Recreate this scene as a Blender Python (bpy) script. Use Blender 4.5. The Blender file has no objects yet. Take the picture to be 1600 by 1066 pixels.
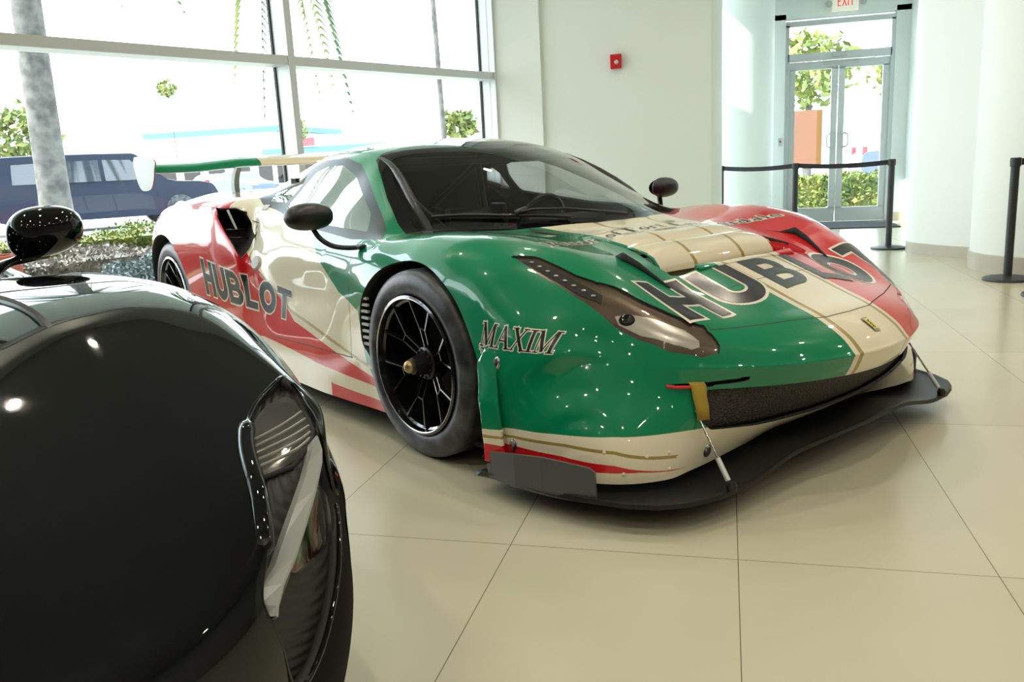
import bpy, bmesh, math, random
import numpy as np
from mathutils import Matrix, Vector
from mathutils.bvhtree import BVHTree

random.seed(7)
rng = np.random.default_rng(7)
SC = bpy.context.scene
COL = SC.collection

# ------------------------------------------------------------------ camera, sky, sun, exposure
F_PX, PITCH, ROLL, YAW, CAM_H = 1299.25, 0.2077, -0.0504, 0.2570, 1.0293
cp, sp = math.cos(PITCH), math.sin(PITCH)
fw = Vector((-math.sin(YAW) * cp, math.cos(YAW) * cp, -sp))
rt = Vector((math.cos(YAW), math.sin(YAW), 0))
up = rt.cross(fw)
r2 = math.cos(ROLL) * rt + math.sin(ROLL) * up
u2 = -math.sin(ROLL) * rt + math.cos(ROLL) * up
cd = bpy.data.cameras.new('camera'); cam = bpy.data.objects.new('camera', cd); COL.objects.link(cam)
cd.sensor_width = 36; cd.lens = 36 * F_PX / 1600; cd.clip_start = .02; cd.clip_end = 500
cam.matrix_world = Matrix(((r2.x, u2.x, -fw.x, 0), (r2.y, u2.y, -fw.y, 0), (r2.z, u2.z, -fw.z, CAM_H), (0, 0, 0, 1)))
SC.camera = cam
SKY = 6.8
w = bpy.data.worlds.new('daylight'); SC.world = w; w.use_nodes = True
nt = w.node_tree; bg = nt.nodes['Background']
tc = nt.nodes.new('ShaderNodeTexCoord'); sx = nt.nodes.new('ShaderNodeSeparateXYZ'); cr = nt.nodes.new('ShaderNodeValToRGB')
nt.links.new(tc.outputs['Generated'], sx.inputs[0]); nt.links.new(sx.outputs['Z'], cr.inputs[0]); nt.links.new(cr.outputs[0], bg.inputs[0])
cr.color_ramp.elements[0].position = 0.0; cr.color_ramp.elements[0].color = (1, 1, 1, 1)
cr.color_ramp.elements[1].position = .8; cr.color_ramp.elements[1].color = (.62, .80, 1, 1)
bg.inputs[1].default_value = SKY
sun = bpy.data.lights.new('sun', 'SUN'); sun.energy = 12; sun.angle = .009; sun.color = (1, .95, .86)
so = bpy.data.objects.new('sun', sun); COL.objects.link(so)
so.rotation_euler = Vector((.66, .36, -.62)).to_track_quat('-Z', 'Y').to_euler()
vs = SC.view_settings
vs.view_transform = 'Standard'; vs.look = 'None'; vs.gamma = 1; vs.exposure = 0.02; vs.use_curve_mapping = False
SC.cycles.max_bounces = 10; SC.cycles.transparent_max_bounces = 16; SC.cycles.glossy_bounces = 6
SC.cycles.sample_clamp_indirect = 6; SC.cycles.caustics_reflective = False; SC.cycles.caustics_refractive = False

# ceiling downlights: a ring and a lens in the ceiling, with the lamp in it
CEIL = 5.0
LAMPS = [(x, y) for x in (-4.2, -1.6, 1.0, 3.6, 6.0) for y in (-6.0, -3.4, -0.8, 1.8, 4.4, 7.0) if not (x < -3 and y < 1.2 and x < -3.9 and y < -4)]
LAMP_W = 22

# ------------------------------------------------------------------ materials
def mat(name, col, rough=.5, metal=0, coat=0, spec=.5, emis=None, estr=0, noise=None, bump=0, crough=.03, nscale=20):
    m = bpy.data.materials.new(name); m.use_nodes = True
    nt = m.node_tree; b = nt.nodes['Principled BSDF']
    b.inputs['Base Color'].default_value = (*col, 1); b.inputs['Roughness'].default_value = rough
    b.inputs['Metallic'].default_value = metal; b.inputs['Coat Weight'].default_value = coat
    b.inputs['Coat Roughness'].default_value = crough; b.inputs['Specular IOR Level'].default_value = spec
    if emis: b.inputs['Emission Color'].default_value = (*emis, 1); b.inputs['Emission Strength'].default_value = estr
    if noise or bump:
        t = nt.nodes.new('ShaderNodeTexCoord'); n = nt.nodes.new('ShaderNodeTexNoise'); n.inputs['Scale'].default_value = nscale; n.inputs['Detail'].default_value = 4
        nt.links.new(t.outputs['Object'], n.inputs['Vector'])
        if noise:
            r = nt.nodes.new('ShaderNodeMixRGB'); r.inputs[1].default_value = (*col, 1); r.inputs[2].default_value = (*noise, 1)
            k_ = nt.nodes.new('ShaderNodeMapRange'); k_.inputs['From Min'].default_value = .36; k_.inputs['From Max'].default_value = .66
            nt.links.new(n.outputs['Fac'], k_.inputs['Value']); nt.links.new(k_.outputs[0], r.inputs[0]); nt.links.new(r.outputs[0], b.inputs['Base Color'])
        if bump:
            bb = nt.nodes.new('ShaderNodeBump'); bb.inputs['Strength'].default_value = bump; bb.inputs['Distance'].default_value = .01
            nt.links.new(n.outputs['Fac'], bb.inputs['Height']); nt.links.new(bb.outputs[0], b.inputs['Normal'])
    return m

def glass_mat(name, tint, boost=1.0, rough=.0, ior=1.5):
    m = bpy.data.materials.new(name); m.use_nodes = True
    nt = m.node_tree; nt.nodes.clear()
    o = nt.nodes.new('ShaderNodeOutputMaterial'); mx = nt.nodes.new('ShaderNodeMixShader')
    t = nt.nodes.new('ShaderNodeBsdfTransparent'); t.inputs[0].default_value = (*tint, 1)
    g = nt.nodes.new('ShaderNodeBsdfGlossy'); g.inputs['Roughness'].default_value = rough
    f = nt.nodes.new('ShaderNodeFresnel'); ge = nt.nodes.new('ShaderNodeNewGeometry'); mr = nt.nodes.new('ShaderNodeMapRange')
    mr.inputs['To Min'].default_value = ior; mr.inputs['To Max'].default_value = 1 / ior      # same reflectance from both sides of the thin pane
    nt.links.new(ge.outputs['Backfacing'], mr.inputs['Value']); nt.links.new(mr.outputs[0], f.inputs[0])
    mu = nt.nodes.new('ShaderNodeMath'); mu.operation = 'MULTIPLY'; mu.inputs[1].default_value = boost; mu.use_clamp = True
    nt.links.new(f.outputs[0], mu.inputs[0]); nt.links.new(mu.outputs[0], mx.inputs[0])
    nt.links.new(t.outputs[0], mx.inputs[1]); nt.links.new(g.outputs[0], mx.inputs[2]); nt.links.new(mx.outputs[0], o.inputs[0])
    return m

M = {}
M['green'] = mat('green_paint', (.003, .205, .092), .28, coat=1, spec=.1)
M['cream'] = mat('cream_paint', (.74, .69, .53), .30, coat=1, spec=.1)
M['red'] = mat('red_paint', (.60, .012, .018), .28, coat=1, spec=.1)
M['gold'] = mat('gold_stripe', (.34, .235, .055), .3, coat=.8)
M['gap'] = mat('panel_gap_black', (.006, .006, .006), .6)
M['black'] = mat('satin_black', (.008, .008, .009), .38)
M['matte'] = mat('matte_black', (.012, .012, .012), .8)
M['carbon'] = mat('black_carbon', (.009, .0095, .010), .45, spec=.35)
M['carbon_reflect'] = mat('carbon_reflected_grey', (.06, .065, .075), .45, coat=.4, crough=.25)  # reflected blue-grey painted into the carbon colour
M['gloss'] = mat('gloss_black', (.003, .0034, .004), .03, spec=.5)
M['frit'] = mat('black_glass_border', (.004, .004, .005), .05, spec=.5)
M['rubber'] = mat('tyre_rubber', (.012, .0125, .014), .40, noise=(.085, .095, .108), nscale=11)  # pale blue-grey noise paints in sidewall sheen along with wear
M['rim'] = mat('black_rim', (.006, .006, .007), .16, metal=0, coat=1)
M['steel'] = mat('polished_steel', (.55, .55, .55), .2, metal=1)
M['alu'] = mat('brushed_aluminium', (.58, .62, .62), .38, metal=.25)
M['brass'] = mat('brass_dome', (.55, .42, .22), .35, metal=.8, noise=(.25, .2, .12), nscale=60)
M['lightgrey'] = mat('light_grey_plastic', (.5, .52, .5), .4)
M['silverlamp'] = mat('lamp_chrome', (.50, .48, .42), .25, metal=.35)
M['bronze'] = mat('tinted_lamp_bezel', (.09, .062, .05), .32, metal=.75, noise=(.12, .10, .06), nscale=7)
M['strap'] = mat('yellow_webbing', (.36, .25, .03), .8)
M['redcloth'] = mat('red_strap', (.6, .02, .03), .6)
M['ink'] = mat('black_lettering', (.010, .010, .011), .25, spec=.5)
M['inkgrey'] = mat('dark_grey_lettering', (.040, .046, .052), .25, spec=.5)
M['inkcream'] = mat('cream_lettering', (.78, .74, .62), .3, coat=.8)
M['ws'] = glass_mat('windscreen_glass', (.80, .82, .79), 1.5)
M['plexi'] = glass_mat('side_plexiglass', (.88, .91, .93), 3.2)
M['lens'] = glass_mat('headlamp_lens', (.93, .93, .93), 1.0)
M['clear'] = glass_mat('window_glass', (.96, .985, .98), .6)
M['wall'] = mat('white_wall_paint', (.74, .81, .765), .6)
M['wallgrey'] = mat('grey_wall_paint', (.20, .20, .19), .6)
M['wallw'] = mat('bright_white_paint', (.80, .86, .835), .6)
M['ceil'] = mat('ceiling_grey', (.22, .22, .21), .8)
M['base'] = mat('stone_baseboard', (.48, .46, .38), .35)
M['frame'] = mat('window_frame_aluminium', (.60, .65, .66), .45, metal=.15)
M['matfloor'] = mat('charcoal_door_mat', (.05, .055, .06), .9, bump=.6, nscale=200)
M['postblack'] = mat('black_post', (.022, .026, .03), .42)
M['belt'] = mat('black_belt', (.012, .014, .017), .7)
M['asphalt'] = mat('asphalt', (.42, .42, .42), .8)
M['concrete'] = mat('pale_concrete', (.62, .60, .58), .8)
M['leaf'] = mat('leaf_green', (.11, .17, .03), .5, noise=(.25, .26, .06), nscale=3)
M['leafdk'] = mat('leaf_dark_green', (.02, .06, .015), .5, noise=(.07, .12, .03), nscale=3)
M['leafgrey'] = mat('twiggy_hedge', (.17, .15, .13), .8, noise=(.30, .27, .24), nscale=8)
M['leafblue'] = mat('blue_grey_shrub', (.11, .15, .16), .8, noise=(.18, .23, .24), nscale=8)
M['bark'] = mat('palm_bark', (.13, .125, .11), .85, noise=(.05, .05, .045), nscale=5, bump=.5)
M['taillamp'] = mat('red_lamp', (.75, .04, .05), .2)
M['orange'] = mat('orange_paint', (.8, .08, .01), .5)

def floor_material():
    m = bpy.data.materials.new('porcelain_floor_tiles'); m.use_nodes = True
    nt = m.node_tree; b = nt.nodes['Principled BSDF']; N = nt.nodes.new; L = nt.links.new
    t = N('ShaderNodeTexCoord'); s = N('ShaderNodeSeparateXYZ'); L(t.outputs['Object'], s.inputs[0])
    def math_(op, a, bv, c=None):
        n = N('ShaderNodeMath'); n.operation = op
        for i, v in enumerate((a, bv, c)):
            if v is None: continue
            if isinstance(v, (int, float)): n.inputs[i].default_value = v
            else: L(v, n.inputs[i])
        return n.outputs[0]
    def joint(axis, off, size, wd):
        a = math_('DIVIDE', math_('SUBTRACT', s.outputs[axis], off), size)
        fr = math_('FRACT', math_('ADD', a, 100.5), 0.0)
        d = math_('MULTIPLY', math_('ABSOLUTE', math_('SUBTRACT', fr, .5), 0.0), size)
        return math_('LESS_THAN', d, wd), math_('FLOOR', math_('ADD', a, 100.0), 0.0)
    jx, ix = joint('X', .0336, .6096, .0011); jy, iy = joint('Y', 2.0662, 1.2192, .0011)
    j = math_('MAXIMUM', jx, jy)
    wn = N('ShaderNodeTexWhiteNoise'); wn.noise_dimensions = '2D'; cx = N('ShaderNodeCombineXYZ'); L(ix, cx.inputs[0]); L(iy, cx.inputs[1]); L(cx.outputs[0], wn.inputs['Vector'])
    n = N('ShaderNodeTexNoise'); n.inputs['Scale'].default_value = 2.5; n.inputs['Detail'].default_value = 6; L(t.outputs['Object'], n.inputs['Vector'])
    v = math_('ADD', math_('MULTIPLY', wn.outputs['Value'], .03), math_('MULTIPLY', n.outputs['Fac'], .05))
    mix = N('ShaderNodeMixRGB'); mix.inputs[1].default_value = (.48, .46, .335, 1); mix.inputs[2].default_value = (.60, .58, .44, 1)
    L(math_('MULTIPLY', v, 9.0), mix.inputs[0])
    mj = N('ShaderNodeMixRGB'); L(j, mj.inputs[0]); L(mix.outputs[0], mj.inputs[1]); mj.inputs[2].default_value = (.12, .105, .08, 1)
    L(mj.outputs[0], b.inputs['Base Color'])
    b.inputs['Roughness'].default_value = .22; b.inputs['Specular IOR Level'].default_value = .5
    return m
M['floor'] = floor_material()

# ------------------------------------------------------------------ object helpers
def link(name, me, m=None, parent=None, smooth=False):
    o = bpy.data.objects.new(name, me); COL.objects.link(o)
    if m is not None:
        for k in (m if isinstance(m, (list, tuple)) else [m]): me.materials.append(k)
    if parent: o.parent = parent
    if smooth:
        me.polygons.foreach_set('use_smooth', [True] * len(me.polygons))
    return o
def from_data(name, v, f, m=None, parent=None, smooth=False):
    me = bpy.data.meshes.new(name); me.from_pydata([tuple(map(float, p)) for p in v], [], [tuple(int(i) for i in q) for q in f]); me.update()
    return link(name, me, m, parent, smooth)
def from_bm(name, bm, m=None, parent=None, smooth=False, sharp=None):
    me = bpy.data.meshes.new(name); bmesh.ops.recalc_face_normals(bm, faces=bm.faces); bm.to_mesh(me); bm.free()
    o = link(name, me, m, parent, smooth)
    if sharp is not None: me.set_sharp_from_angle(angle=math.radians(sharp))
    return o
def tag(o, label=None, cat=None, group=None, kind=None):
    if label: o['label'] = label
    if cat: o['category'] = cat
    if group: o['group'] = group
    if kind: o['kind'] = kind
    return o
def empty(name, loc=(0, 0, 0), rz=0, **k):
    o = bpy.data.objects.new(name, None); COL.objects.link(o); o.location = loc; o.rotation_euler = (0, 0, rz); o.empty_display_size = .1
    return tag(o, **k)
def copy_tree(o, parent=None):
    c = o.copy(); COL.objects.link(c); c.parent = parent
    for ch in list(o.children): copy_tree(ch, c)
    return c

def add_box(bm, lo, hi, bev=0, seg=2, mtx=None):
    lo = Vector(lo); hi = Vector(hi)
    r = bmesh.ops.create_cube(bm, size=1, matrix=Matrix.Translation((lo + hi) / 2) @ Matrix.Diagonal((*(hi - lo), 1)))
    vs = r['verts']
    if bev > 0:
        es = list({e for v in vs for e in v.link_edges})
        rr = bmesh.ops.bevel(bm, geom=es, offset=bev, segments=seg, affect='EDGES', profile=.5)
        vs = list({v for v in rr['verts']} | {v for v in vs if v.is_valid})
    if mtx is not None: bmesh.ops.transform(bm, matrix=mtx, verts=[v for v in vs if v.is_valid])
    return vs
def add_tube(bm, pts, rad, n=10, cap=True, closed=False, flat=1.0, upv=None):
    pts = [Vector(p) for p in pts]; k = len(pts)
    rads = rad if isinstance(rad, (list, tuple)) else [rad] * k
    rads = [float(r) for r in rads]; rings = []; u = None
    for i, p in enumerate(pts):
        if closed: t = (pts[(i + 1) % k] - pts[i - 1]).normalized()
        else: t = (pts[min(i + 1, k - 1)] - pts[max(i - 1, 0)]).normalized()
        if u is None:
            ref = Vector(upv) if upv else (Vector((0, 0, 1)) if abs(t.z) < .9 else Vector((1, 0, 0)))
            u = ref
        u = (u - t * u.dot(t)).normalized(); b = t.cross(u)
        rings.append([bm.verts.new(p + rads[i] * (math.cos(a) * b + flat * math.sin(a) * u)) for a in [2 * math.pi * j / n for j in range(n)]])
    rr = list(zip(rings[:-1], rings[1:])) + ([(rings[-1], rings[0])] if closed else [])
    for a, b in rr:
        for j in range(n): bm.faces.new((a[j], a[(j + 1) % n], b[(j + 1) % n], b[j]))
    if cap and not closed: bm.faces.new(rings[0][::-1]); bm.faces.new(rings[-1])
    return [v for r in rings for v in r]
def add_lathe(bm, prof, n=48, mtx=None, close=False):
    """prof: list of (radius, height) revolved about Z"""
    rings = []
    for r, h in prof:
        if r < 1e-6: rings.append([bm.verts.new((0, 0, h))])
        else: rings.append([bm.verts.new((r * math.cos(2 * math.pi * j / n), r * math.sin(2 * math.pi * j / n), h)) for j in range(n)])
    pr = list(zip(rings[:-1], rings[1:])) + ([(rings[-1], rings[0])] if close else [])
    for a, b in pr:
        for j in range(n):
            q = (j + 1) % n
            if len(a) == 1 and len(b) == 1: continue
            if len(a) == 1: bm.faces.new((a[0], b[j], b[q]))
            elif len(b) == 1: bm.faces.new((a[j], a[q], b[0]))
            else: bm.faces.new((a[j], a[q], b[q], b[j]))
    vs = [v for r in rings for v in r]
    if mtx is not None: bmesh.ops.transform(bm, matrix=mtx, verts=vs)
    return vs
def add_prism(bm, poly, h, mtx=None):
    """poly: 2D outline in XY, extruded 0..h in Z"""
    a = [bm.verts.new((x, y, 0)) for x, y in poly]; b = [bm.verts.new((x, y, h)) for x, y in poly]
    n = len(poly); bm.faces.new(a[::-1]); bm.faces.new(b)
    for i in range(n): bm.faces.new((a[i], a[(i + 1) % n], b[(i + 1) % n], b[i]))
    if mtx is not None: bmesh.ops.transform(bm, matrix=mtx, verts=a + b)
    return a + b
def box(name, lo, hi, m, parent=None, bev=0, smooth=False):
    bm = bmesh.new(); add_box(bm, lo, hi, bev); return from_bm(name, bm, m, parent, smooth, 40 if smooth else None)
def tube(name, pts, rad, m, parent=None, n=10, **k):
    bm = bmesh.new(); add_tube(bm, pts, rad, n, **k); return from_bm(name, bm, m, parent, True, 60)
def lathe(name, prof, m, parent=None, n=48, mtx=None, close=False, sharp=35):
    bm = bmesh.new(); add_lathe(bm, prof, n, mtx, close); return from_bm(name, bm, m, parent, True, sharp)
def prism(name, poly, h, m, parent=None, mtx=None, bev=0):
    bm = bmesh.new(); add_prism(bm, poly, h, mtx)
    if bev: bmesh.ops.bevel(bm, geom=bm.edges[:], offset=bev, segments=2, affect='EDGES')
    return from_bm(name, bm, m, parent)
def basis(o, x, y, z): # matrix from axes
    x, y, z = Vector(x), Vector(y), Vector(z)
    return Matrix(((x.x, y.x, z.x, o[0]), (x.y, y.y, z.y, o[1]), (x.z, y.z, z.z, o[2]), (0, 0, 0, 1)))
def catmull(pts, n=8, closed=False):
    P = [np.array(p, float) for p in pts]; out = []; k = len(P)
    for i in range(k if closed else k - 1):
        a, b, c, d = (P[(i - 1) % k], P[i], P[(i + 1) % k], P[(i + 2) % k]) if closed else (P[max(i - 1, 0)], P[i], P[i + 1], P[min(i + 2, k - 1)])
        for s in np.linspace(0, 1, n, endpoint=False):
            out.append(.5 * ((2 * b) + (-a + c) * s + (2 * a - 5 * b + 4 * c - d) * s * s + (-a + 3 * b - 3 * c + d) * s ** 3))
    if not closed: out.append(P[-1])
    return [tuple(o) for o in out]
def sdpoly(P, poly):
    """signed distance (negative inside) of 2D points to a closed polygon"""
    P = np.asarray(P, float); V = np.array(poly, float); d = np.full(len(P), 1e9); ins = np.zeros(len(P), bool)
    for i in range(len(V)):
        a, b = V[i], V[(i + 1) % len(V)]; e = b - a; q = P - a
        t = np.clip((q @ e) / (e @ e + 1e-12), 0, 1); d = np.minimum(d, np.linalg.norm(q - t[:, None] * e, axis=1))
        c = (a[1] > P[:, 1]) != (b[1] > P[:, 1])
        xx = a[0] + (P[:, 1] - a[1]) / (b[1] - a[1] + 1e-12) * e[0]
        ins ^= c & (P[:, 0] < xx)
    return np.where(ins, -d, d)
def shell_bm(G):
    """quad mesh from a half grid (col 0 on the centre plane), mirrored"""
    nr, nc, _ = G.shape; bm = bmesh.new()
    R = [[bm.verts.new(G[i, j]) for j in range(nc)] for i in range(nr)]
    Lf = [[R[i][0]] + [bm.verts.new(G[i, j] * [1, -1, 1]) for j in range(1, nc)] for i in range(nr)]
    for i in range(nr - 1):
        for j in range(nc - 1):
            bm.faces.new((R[i][j], R[i][j + 1], R[i + 1][j + 1], R[i + 1][j]))
            bm.faces.new((Lf[i][j], Lf[i + 1][j], Lf[i + 1][j + 1], Lf[i][j + 1]))
    bm.normal_update()
    return bm
def cut(bm, f, cond=None):
    """split the mesh along f = 0 (f maps (n,3) coordinates to values)"""
    bm.verts.ensure_lookup_table(); bm.verts.index_update()
    P = np.array([v.co[:] for v in bm.verts]); val = f(P)
    ok = np.ones(len(P), bool) if cond is None else cond(P)
    eps = 4e-5; val = np.where(np.abs(val) < eps, 0., val)
    zero = set()
    es = []
    for e in bm.edges:
        a, b = e.verts[0].index, e.verts[1].index
        if ok[a] and ok[b] and val[a] * val[b] < 0: es.append((e, a, b))
    V = list(bm.verts)
    zero = {v for v in V if ok[v.index] and val[v.index] == 0}
    faces = set()
    for e, a, b in es:
        t = abs(val[a]) / (abs(val[a]) + abs(val[b]))
        if t < .02: zero.add(V[a]); faces.update(e.link_faces); continue
        if t > .98: zero.add(V[b]); faces.update(e.link_faces); continue
        va = V[a]
        faces.update(e.link_faces)
        ne, nv = bmesh.utils.edge_split(e, va, t)
        zero.add(nv)
    for v in list(zero): faces.update(v.link_faces)
    for fc in list(faces):
        if not fc.is_valid: continue
        z = [v for v in fc.verts if v in zero]
        if len(z) != 2: continue
        if any(z[1] in e.verts for e in z[0].link_edges): continue
        bmesh.utils.face_split(fc, z[0], z[1])
    bm.normal_update()
def centroids(bm):
    bm.faces.ensure_lookup_table()
    return np.array([f.calc_center_median()[:] for f in bm.faces])
class Shell:
    """the finished surface, used to lay parts and lettering on it"""
    def __init__(s, G):
        bm = shell_bm(G); s.V = [v.co.copy() for v in bm.verts]; s.N = [v.normal.copy() for v in bm.verts]
        bm.verts.index_update(); s.F = [[v.index for v in f.verts] for f in bm.faces]; bm.free()
        s.bvh = BVHTree.FromPolygons(s.V, s.F)
    def cast(s, o, d):
        h = s.bvh.ray_cast(Vector(o), Vector(d).normalized())
        if h[0] is None:
            h = s.bvh.find_nearest(Vector(o) + Vector(d) * 2)
            if h[0] is None: return None
        ids = s.F[h[2]]; ws = [1 / ((s.V[i] - h[0]).length + 1e-4) for i in ids]
        n = Vector((0, 0, 0))
        for i, w_ in zip(ids, ws): n += s.N[i] * w_
        n.normalize()
        if n.dot(Vector(d)) > 0: n = -n
        return h[0], n
    def near(s, p):
        h = s.bvh.find_nearest(Vector(p)); ids = s.F[h[2]]; ws = [1 / ((s.V[i] - h[0]).length + 1e-4) for i in ids]
        n = Vector((0, 0, 0))
        for i, w_ in zip(ids, ws): n += s.N[i] * w_
        return h[0], n.normalized()
def clip_poly(poly, a, b, c):
    """keep a*x+b*y<=c of a convex polygon"""
    out = []
    for i in range(len(poly)):
        p, q = poly[i], poly[(i + 1) % len(poly)]
        dp = a * p[0] + b * p[1] - c; dq = a * q[0] + b * q[1] - c
        if dp <= 0: out.append(p)
        if dp * dq < 0:
            t = dp / (dp - dq); out.append((p[0] + t * (q[0] - p[0]), p[1] + t * (q[1] - p[1])))
    return out
def decal(name, polys, place, m, parent, cell=.02, sx_=1, sy_=1, off=.0012):
    """convex 2D polygons diced in cells and laid on the surface by place(u, v) -> (point, normal)"""
    V = []; Fs = []; Ns = []
    for poly in polys:
        xs = [p[0] for p in poly]; ys = [p[1] for p in poly]
        i0, i1 = math.floor(min(xs) * sx_ / cell), math.floor(max(xs) * sx_ / cell)
        for i in range(i0, i1 + 1):
            q = clip_poly(clip_poly(poly, -1, 0, -i * cell / sx_), 1, 0, (i + 1) * cell / sx_)
            if len(q) < 3: continue
            yy = [p[1] for p in q]
            for j in range(math.floor(min(yy) * sy_ / cell), math.floor(max(yy) * sy_ / cell) + 1):
                r = clip_poly(clip_poly(q, 0, -1, -j * cell / sy_), 0, 1, (j + 1) * cell / sy_)
                if len(r) < 3: continue
                ar = sum(r[k][0] * r[(k + 1) % len(r)][1] - r[(k + 1) % len(r)][0] * r[k][1] for k in range(len(r)))
                if abs(ar) < 1e-9: continue
                if ar < 0: r = r[::-1]
                idx = []
                for p in r:
                    h = place(*p)
                    if h is None: break
                    idx.append(len(V)); V.append(h[0] + h[1] * off); Ns.append(h[1])
                if len(idx) == len(r):
                    gn = (V[idx[1]] - V[idx[0]]).cross(V[idx[2]] - V[idx[0]])
                    Fs.append(idx if gn.dot(Ns[idx[0]]) >= 0 else idx[::-1])
    me = bpy.data.meshes.new(name); me.from_pydata([tuple(v) for v in V], [], Fs); me.update()
    o = link(name, me, m, parent, True)
    me.normals_split_custom_set_from_vertices([tuple(n) for n in Ns])
    return o
def grow(poly, t):
    """offset a convex polygon outwards by t"""
    ar = sum(poly[k][0] * poly[(k + 1) % len(poly)][1] - poly[(k + 1) % len(poly)][0] * poly[k][1] for k in range(len(poly)))
    P = [Vector(p) for p in (poly if ar > 0 else poly[::-1])]
    P = [p for i, p in enumerate(P) if (p - P[i - 1]).length > 1e-6]
    n = len(P); out = []
    for i in range(n):
        e1 = (P[i] - P[i - 1]).normalized(); e2 = (P[(i + 1) % n] - P[i]).normalized()
        n1 = Vector((e1.y, -e1.x)); n2 = Vector((e2.y, -e2.x)); k = 1 + n1.dot(n2)
        d = (n1 + n2) / max(k, .35)
        out.append(tuple(P[i] + d * t))
    return out
def stroke(pts, wd, closed=False):
    P = [Vector(p) for p in pts]; n = len(P); L_ = []; R_ = []
    for i in range(n):
        a = P[i - 1] if (closed or i > 0) else None; b = P[(i + 1) % n] if (closed or i < n - 1) else None
        t1 = (P[i] - a).normalized() if a is not None else None; t2 = (b - P[i]).normalized() if b is not None else None
        t = t1 if t2 is None else (t2 if t1 is None else (t1 + t2).normalized())
        k = 1 if (t1 is None or t2 is None) else 1 / max(t.dot(t1), .5)
        nn = Vector((-t.y, t.x)) * (wd / 2 * k); L_.append(tuple(P[i] + nn)); R_.append(tuple(P[i] - nn))
    return [[L_[i], L_[(i + 1) % n], R_[(i + 1) % n], R_[i]] for i in range(n if closed else n - 1)]
def arc(cx, cy, rx, ry, a0, a1, n=12):
    return [(cx + rx * math.cos(math.radians(a0 + (a1 - a0) * i / n)), cy + ry * math.sin(math.radians(a0 + (a1 - a0) * i / n))) for i in range(n + 1)]
def rect(x0, y0, x1, y1): return [(x0, y0), (x1, y0), (x1, y1), (x0, y1)]

# bold grotesque capitals in a unit box (height 1), stroke .26
def glyph_sans(c):
    s = .25
    if c == 'H': return [rect(0, 0, s, 1), rect(.6, 0, .6 + s, 1), rect(s, .39, .6, .61)], .85
    if c == 'U': return [rect(0, .38, s, 1), rect(.6, .38, .6 + s, 1)] + stroke(arc(.425, .40, .30, .275, 180, 360, 14), s), .85
    if c == 'L': return [rect(0, 0, s, 1), rect(s, 0, .72, .22)], .76
    if c == 'O': return stroke(arc(.46, .5, .335, .375, 0, 360, 32)[:-1], s, True), .92
    if c == 'T': return [rect(.0, .78, .84, 1), rect(.295, 0, .545, .78)], .84
    if c == 'B':
        return [rect(0, 0, s, 1), rect(s, .79, .52, 1), rect(s, .405, .54, .6), rect(s, 0, .54, .21)] + stroke(arc(.50, .7, .19, .195, 90, -90, 10), .21) + stroke(arc(.52, .305, .22, .2, 90, -90, 10), .21), .87
    return [], .3
# roman capitals and small letters with serifs
def glyph_serif(c):
    K, k = .16, .055
    def S(x, y, w_=.28, h=.045): return rect(x - w_ / 2, y, x + w_ / 2, y + h)
    if c == 'M': return [rect(.12, .0, .12 + k, 1), stroke([(.15, 1), (.50, .06)], K)[0], stroke([(.48, .06), (.84, 1)], k * 1.1)[0], rect(.80, 0, .80 + K, 1), S(.15, 0), S(.88, 0, .34), rect(.0, .955, .24, 1), rect(.80, .955, 1.06, 1)], 1.1
    if c == 'A': return [stroke([(.12, 0), (.46, .97)], k * 1.2)[0], stroke([(.46, 1), (.80, 0)], K)[0], rect(.24, .32, .66, .38), S(.10, 0), S(.80, 0, .36)], .98
    if c == 'X': return [stroke([(.14, 1), (.76, 0)], K)[0], stroke([(.74, 1), (.12, 0)], k * 1.2)[0], S(.14, .955, .36), S(.74, .955, .3), S(.12, 0, .28), S(.78, 0, .36)], .94
    if c == 'I': return [rect(.12, 0, .12 + K, 1), S(.20, 0, .38), S(.20, .955, .38)], .42
    if c == 'F': return [rect(.10, 0, .10 + K, 1), rect(.10, .94, .66, 1), rect(.62, .74, .66, 1), rect(.2, .48, .5, .54), S(.18, 0, .38), rect(0, .955, .3, 1)], .70
    if c == 'L': return [rect(.10, 0, .10 + K, 1), rect(.10, 0, .66, .06), rect(.62, 0, .66, .24), S(.18, .955, .38)], .70
    if c == 'e': return stroke(arc(.26, .32, .20, .28, 0, 320, 14), .09) + [rect(.07, .30, .46, .36)], .54
    if c == 'r': return [rect(.08, 0, .19, .62), S(.13, 0, .28)] + stroke(arc(.3, .44, .13, .14, 160, 40, 5), .08), .44
    if c == 'a': return stroke(arc(.22, .17, .15, .15, 0, 360, 10)[:-1], .08, True) + [rect(.32, 0, .42, .45)] + stroke(arc(.24, .42, .13, .15, 10, 150, 6), .07), .52
    if c == 'i': return [rect(.08, 0, .19, .62), S(.13, 0, .28), rect(.08, .76, .19, .88)], .3
    if c == 'o': return stroke(arc(.26, .31, .20, .27, 0, 360, 16)[:-1], .10, True), .56
    if c == 'f': return [rect(.10, 0, .21, .84), S(.15, 0, .3), rect(0, .56, .34, .62)] + stroke(arc(.26, .84, .11, .12, 180, 40, 5), .07), .38
    if c == 't': return [rect(.10, .08, .20, .84), rect(0, .56, .34, .62)] + stroke(arc(.25, .12, .10, .10, 180, 320, 5), .07), .38
    if c == 'u': return [rect(.06, .14, .16, .62), rect(.38, 0, .48, .62)] + stroke(arc(.25, .17, .14, .13, 180, 330, 6), .08), .58
    if c == 'd': return stroke(arc(.22, .29, .17, .25, 0, 360, 12)[:-1], .09, True) + [rect(.36, 0, .46, 1)], .56
    if c == 'l': return [rect(.08, 0, .19, 1), S(.13, 0, .28)], .3
    return [], .3
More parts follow.
